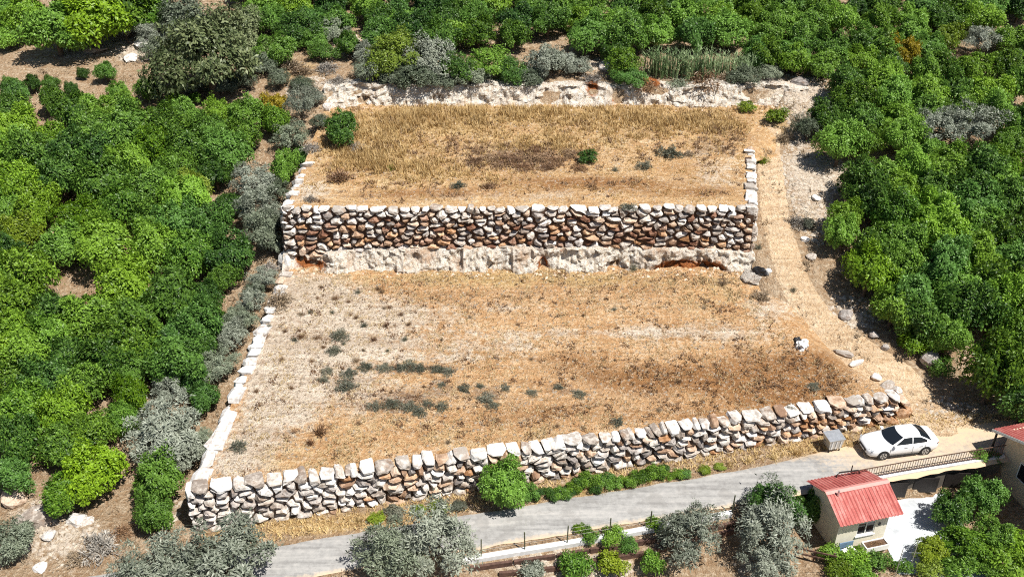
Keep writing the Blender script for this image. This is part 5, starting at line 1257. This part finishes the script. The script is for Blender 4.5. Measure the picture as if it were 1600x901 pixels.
for i in range(4):
    x = 21.0 + 2.1 * i; g = MB(); g.box(x - 22.2, x + 1.5 - 22.2, yl(x + .75) - yl(22.2) - .20, yl(x + .75) - yl(22.2) - .163, .35, 1.55); g.build('shade_panel', M['iron'], rw)  # dark panels added so the sunlit wall face still reads as shaded
rl = tag(empty('iron_railing', (20.0, yl(20.0) + .1, z_road(20) + .12)), 'brown iron railing along the road edge behind the hut', 'railing')
along(20.6, 31.0, .09, .92, .97, .05, 'top_rail', M['rust_rail'], rl)
along(20.6, 31.0, .09, .22, .26, .05, 'bottom_rail', M['rust_rail'], rl)
bar = MB(); bar.box(-.012, .012, -.012, .012, .12, .93); bm_ = mesh_np('bar', bar.v, bar.f); bm_.materials.append(M['rust_rail'])
x = 20.7
while x < 31.0:
    put('bar', bm_, None, rl, (x - 20.0, yl(x) + .115 - rl.location.y, z_road(x) - rl.location.z)); x += .17
gt = tag(empty('gate_arch', (at(1323, 742, .6)[0], yl(20) + .1, z_road(20) + .10), hz_ - .08), 'bent steel tube frame standing behind the hut roof', 'gate')
g = MB(); g.tube([(-.75,0,0),(-.75,0,.85),(-.6,0,1.05),(.6,0,1.05),(.75,0,.85),(.75,0,0)], .05, 6); g.build('tube', M['iron'], gt)
g = MB(); g.tube([(-.72,0,.62),(.72,0,.62)], .03, 6); g.build('crossbar', M['iron'], gt)
g = MB(); g.tube([(.15,0,1.03),(.15,0,1.5)], .035, 6); g.build('upright', M['iron'], gt)
# plants in the yard and in front of the hut
for (x, y, w_, m_, lb) in [(1300,862,40,'leaf','green vine at the foot of the hut front left'),(1335,872,44,'leaf_bright','bright vine plants under the white planter'),(1372,876,38,'leaf','green vine plants right of the planter'),(1310,888,40,'leaf_yellow','yellow green plants at the bottom below the hut'),(1350,895,40,'leaf_bright','bright green plants at the bottom edge below the hut'),(1412,885,26,'leaf_bright','narrow green plant at the yard edge'),
    (1590,850,60,'leaf_bright','bright green bush below the right house balcony'),(1575,885,60,'leaf','green bush at the bottom right corner'),(1500,888,50,'leaf','green bush at the bottom of the yard'),(1545,890,44,'leaf_dark','dark bush beside the bottom right one'),(1535,712,26,'leaf','small bush on the railing near the right house'),(1552,714,24,'leaf_dark','small dark bush by the right house post'),(1455,890,40,'leaf_yellow','yellowish bush at the bottom of the yard')]:
    tree(x, y, w_, lb, m_, 'shr', 'bush', None, 'bush', f=base, zs=1.0)
for (x, y, w_, m_, lb) in [(1490,800,64,'leaf','round garden tree behind the yard beside the right house'),(1535,780,60,'leaf_dark','dark garden tree close to the right house wall'),(1505,850,66,'leaf_bright','bright garden tree in front of the right house'),(1550,835,56,'leaf','garden tree below the blue awning'),(1450,860,50,'leaf_yellow','yellowish garden tree at the yard edge')]:
    tree(x, y, w_, lb, m_, 'cit', 'tree', None, 'garden_tree', f=base)
# trellis frame in front of the yard
for i, (x, y) in enumerate([(1398, 900), (1420, 893)]):
    p = at(x, y, -2.0); t_ = tag(empty('trellis_pole', p), ['left', 'right'][i] + ' thin metal trellis pole in front of the pale yard', 'pole')
    g = MB(); g.tube([(0,0,0),(0,0,2.3)], .022, 6); g.build('pole', M['galv'], t_)
    g = MB(); g.tube([(-.35,0,1.6),(.35,.02,1.55)], .012, 5); g.build('arm', M['galv'], t_)

# right house ------------------------------------------------------------------------------------
EZ2 = 1.7; r0 = Vector(at(1551, 670, EZ2)); hr = R(15); HB = -2.0; E2 = EZ2 - HB
house = tag(empty('house', (r0.x, r0.y, HB), hr), 'beige house with red corrugated roof cut by the right picture edge', 'house')
W2, D3 = 7.0, 3.6; RS = D3 * math.tan(R(22))           # local: x along the ridge, y = 0 at the back eave, negative towards the camera
rr_ = empty('roof', (0, 0, 0)); rr_.parent = house
V, F = corrugated(W2, D3, rise=RS)
put('roof_sheet', mesh_np('roof_sheet', V, F), M['roof'], rr_, (W2, 0, E2), (0, 0, math.pi))
V, F = corrugated(W2, D3, rise=RS)
put('roof_sheet', mesh_np('roof_sheet', V, F), M['roof'], rr_, (0, -2 * D3, E2))
zr_ = E2 + RS
g = MB(); g.add([(-.03, -D3-.22, zr_-.03), (W2, -D3-.22, zr_-.03), (W2, -D3, zr_+.07), (-.03, -D3, zr_+.07), (-.03, -D3+.22, zr_-.03), (W2, -D3+.22, zr_-.03)], [(0,1,2,3),(3,2,5,4)]); g.build('ridge_cap', M['ridge'], rr_)
for sgn in (0, 1):
    ya, yb = (0, -D3) if sgn == 0 else (-2*D3, -D3)
    g = MB(); g.add([(-.035, ya, E2-.17), (-.035, yb, zr_-.17), (-.035, yb, zr_+.02), (-.035, ya, E2+.02), (.0, ya, E2-.17), (.0, yb, zr_-.17), (.0, yb, zr_+.02), (.0, ya, E2+.02)], [(0,1,2,3),(7,6,5,4),(0,4,5,1),(2,6,7,3),(0,3,7,4),(1,5,6,2)]); g.build('fascia', M['concrete'], rr_)
gx0, gy0, gy1 = .75, -.6, -2*D3 + .9
def rz_(y): return E2 - .04 + RS * ((-y / D3) if y > -D3 else ((2*D3 + y) / D3))
g = MB(); pf = [(gy0, 0), (gy1, 0), (gy1, rz_(gy1)), (-D3, rz_(-D3)), (gy0, rz_(gy0))]
g.add([(gx0, a_, b_) for a_, b_ in pf] + [(gx0 + .2, a_, b_) for a_, b_ in pf], [(0,1,2,3,4), (9,8,7,6,5)] + [(i, 5+i, 5+(i+1)%5, (i+1)%5) for i in range(5)]); g.build('gable_wall', M['plaster_beige'], house)
g = MB(); g.box(gx0+.202, W2-.4, gy1, gy1+.2, 0, rz_(gy1)-.002); g.build('front_wall', M['plaster_beige'], house)
g = MB(); g.box(gx0+.202, W2-.4, gy0-.2, gy0, 0, rz_(gy0-.2)-.002); g.build('back_wall', M['plaster_beige'], house)
g = MB(); g.tube([(.18, -.25, 0), (.18, -.25, E2 - .02)], .07, 8); g.build('post', M['iron'], house)
wn = empty('window', (0,0,0)); wn.parent = house
g = MB(); g.box(gx0-.028, gx0-.004, -3.4, -2.2, 1.5, 2.6); g.build('pane', M['glass'], wn)
g = MB()
for a_, b_, c_, d_ in ((-3.46, -2.14, 1.44, 1.5), (-3.46, -2.14, 2.6, 2.66), (-3.46, -3.4, 1.5, 2.6), (-2.2, -2.14, 1.5, 2.6)): g.box(gx0-.05, gx0-.002, a_, b_, c_, d_)
g.build('frame', M['plaster_white'], wn)
bal = empty('balcony_railing', (0,0,0)); bal.parent = house
g = MB(); g.box(-.9, W2-.4, gy1-1.9, gy1-.003, .45, .6); g.build('floor_slab', M['concrete'], house)
g = MB(); g.box(-.88, W2-.4, gy1-1.88, gy1-1.83, 1.45, 1.5); g.build('handrail', M['rust_rail'], bal)
for i in range(46): g = MB(); xx = -.88 + .15 * i; g.box(xx, xx + .025, gy1-1.87, gy1-1.84, .6, 1.45); g.build('bar', M['rust_rail'], bal)
V, F = corrugated(3.6, 1.2, rise=.35)
put('awning', mesh_np('awning', V, F), M['blue'], house, (-.6, gy1 - 3.3, .1))

# ------------------------------------------------------------------ wire fence on its kerb, timber edging
kb = [Vector(hit(px, py + 2)[0]) + Vector((0, 0, 0.16)) for px, py, zz in [(690, 880, -1.0), (752, 870, -.95), (820, 859, -.9), (886, 848.5, -.82), (952, 837, -.75), (1016, 825, -.65), (1080, 813, -.55), (1143, 801, -.45)]]
fence = tag(empty('wire_fence', kb[0]), 'wire fence with thin dark posts on a white kerb along the road', 'fence')
g = MB(); V = []
for p in kb:
    q = p - kb[0]; V += [(q.x, q.y-.17, q.z-.5), (q.x, q.y+.17, q.z-.5), (q.x, q.y+.17, q.z+.04), (q.x, q.y-.17, q.z+.04)]
F = [(i*4+j, i*4+(j+1)%4, (i+1)*4+(j+1)%4, (i+1)*4+j) for i in range(len(kb)-1) for j in range(4)] + [(3,2,1,0), tuple((len(kb)-1)*4+j for j in range(4))]
g.add(V, F); g.build('kerb', M['concrete'], fence)
pm = MB(); pm.tube([(0,0,0),(0,0,1.35)], .04, 6); pmm = mesh_np('post', pm.v, pm.f); pmm.materials.append(M['post'])
for p in kb: put('post', pmm, None, fence, p - kb[0] + Vector((0, 0, .03)), (rng.uniform(-.03,.03), rng.uniform(-.03,.03), 0))
for h in (.25, .55, .85, 1.15):
    g = MB(); g.tube([(p - kb[0]) + Vector((0, 0, h - (.02 if i % 2 else 0))) for i, p in enumerate(kb)], .008, 4); g.build('wire', M['wire'], fence)
for nm, pts, lb in (('timber_edging', [(735,890),(870,871),(1025,845),(1110,828),(1165,815)], 'upper line of dark timber beams below the wire fence'), ('timber_edging', [(780,899),(870,890),(935,878),(1010,866),(1120,838),(1175,824)], 'lower line of dark timber beams below the wire fence')):
    Q = [Vector(hit(a, b)[0]) for a, b in pts]
    ed = tag(empty(nm, Q[0]), lb, 'edging')
    for a, b in zip(Q, Q[1:]):
        d = b - a; L = d.length; k = max(1, round(L / 2.2))
        for i in range(k):
            p = a + d * (i / k); q = a + d * ((i + .96) / k); c = (p + q) / 2; ln = (q - p).length
            g = MB(); g.box(-ln/2, ln/2, -.09, .09, -.1, .26)
            g.build('beam', M['timber'], ed, loc=c - Q[0] + Vector((0, 0, .03)), rot=(rng.uniform(-.05,.05), -math.asin(max(-1, min(1, d.z / L))), math.atan2(d.y, d.x) + rng.uniform(-.02,.02)))
rail = tag(empty('timber_rail', local((-2.3, .6, .1)), hz_ - .55), 'short wooden rail fence left of the hut', 'fence')
for h in (.35, .75): g = MB(); g.box(0, 2.4, -.03, .03, h, h+.1); g.build('rail', M['timber'], rail)
for x in (.1, 1.15, 2.2): g = MB(); g.box(x, x+.09, .032, .11, -.1, .95); g.build('post', M['timber'], rail)
print('objects', len(bpy.data.objects))
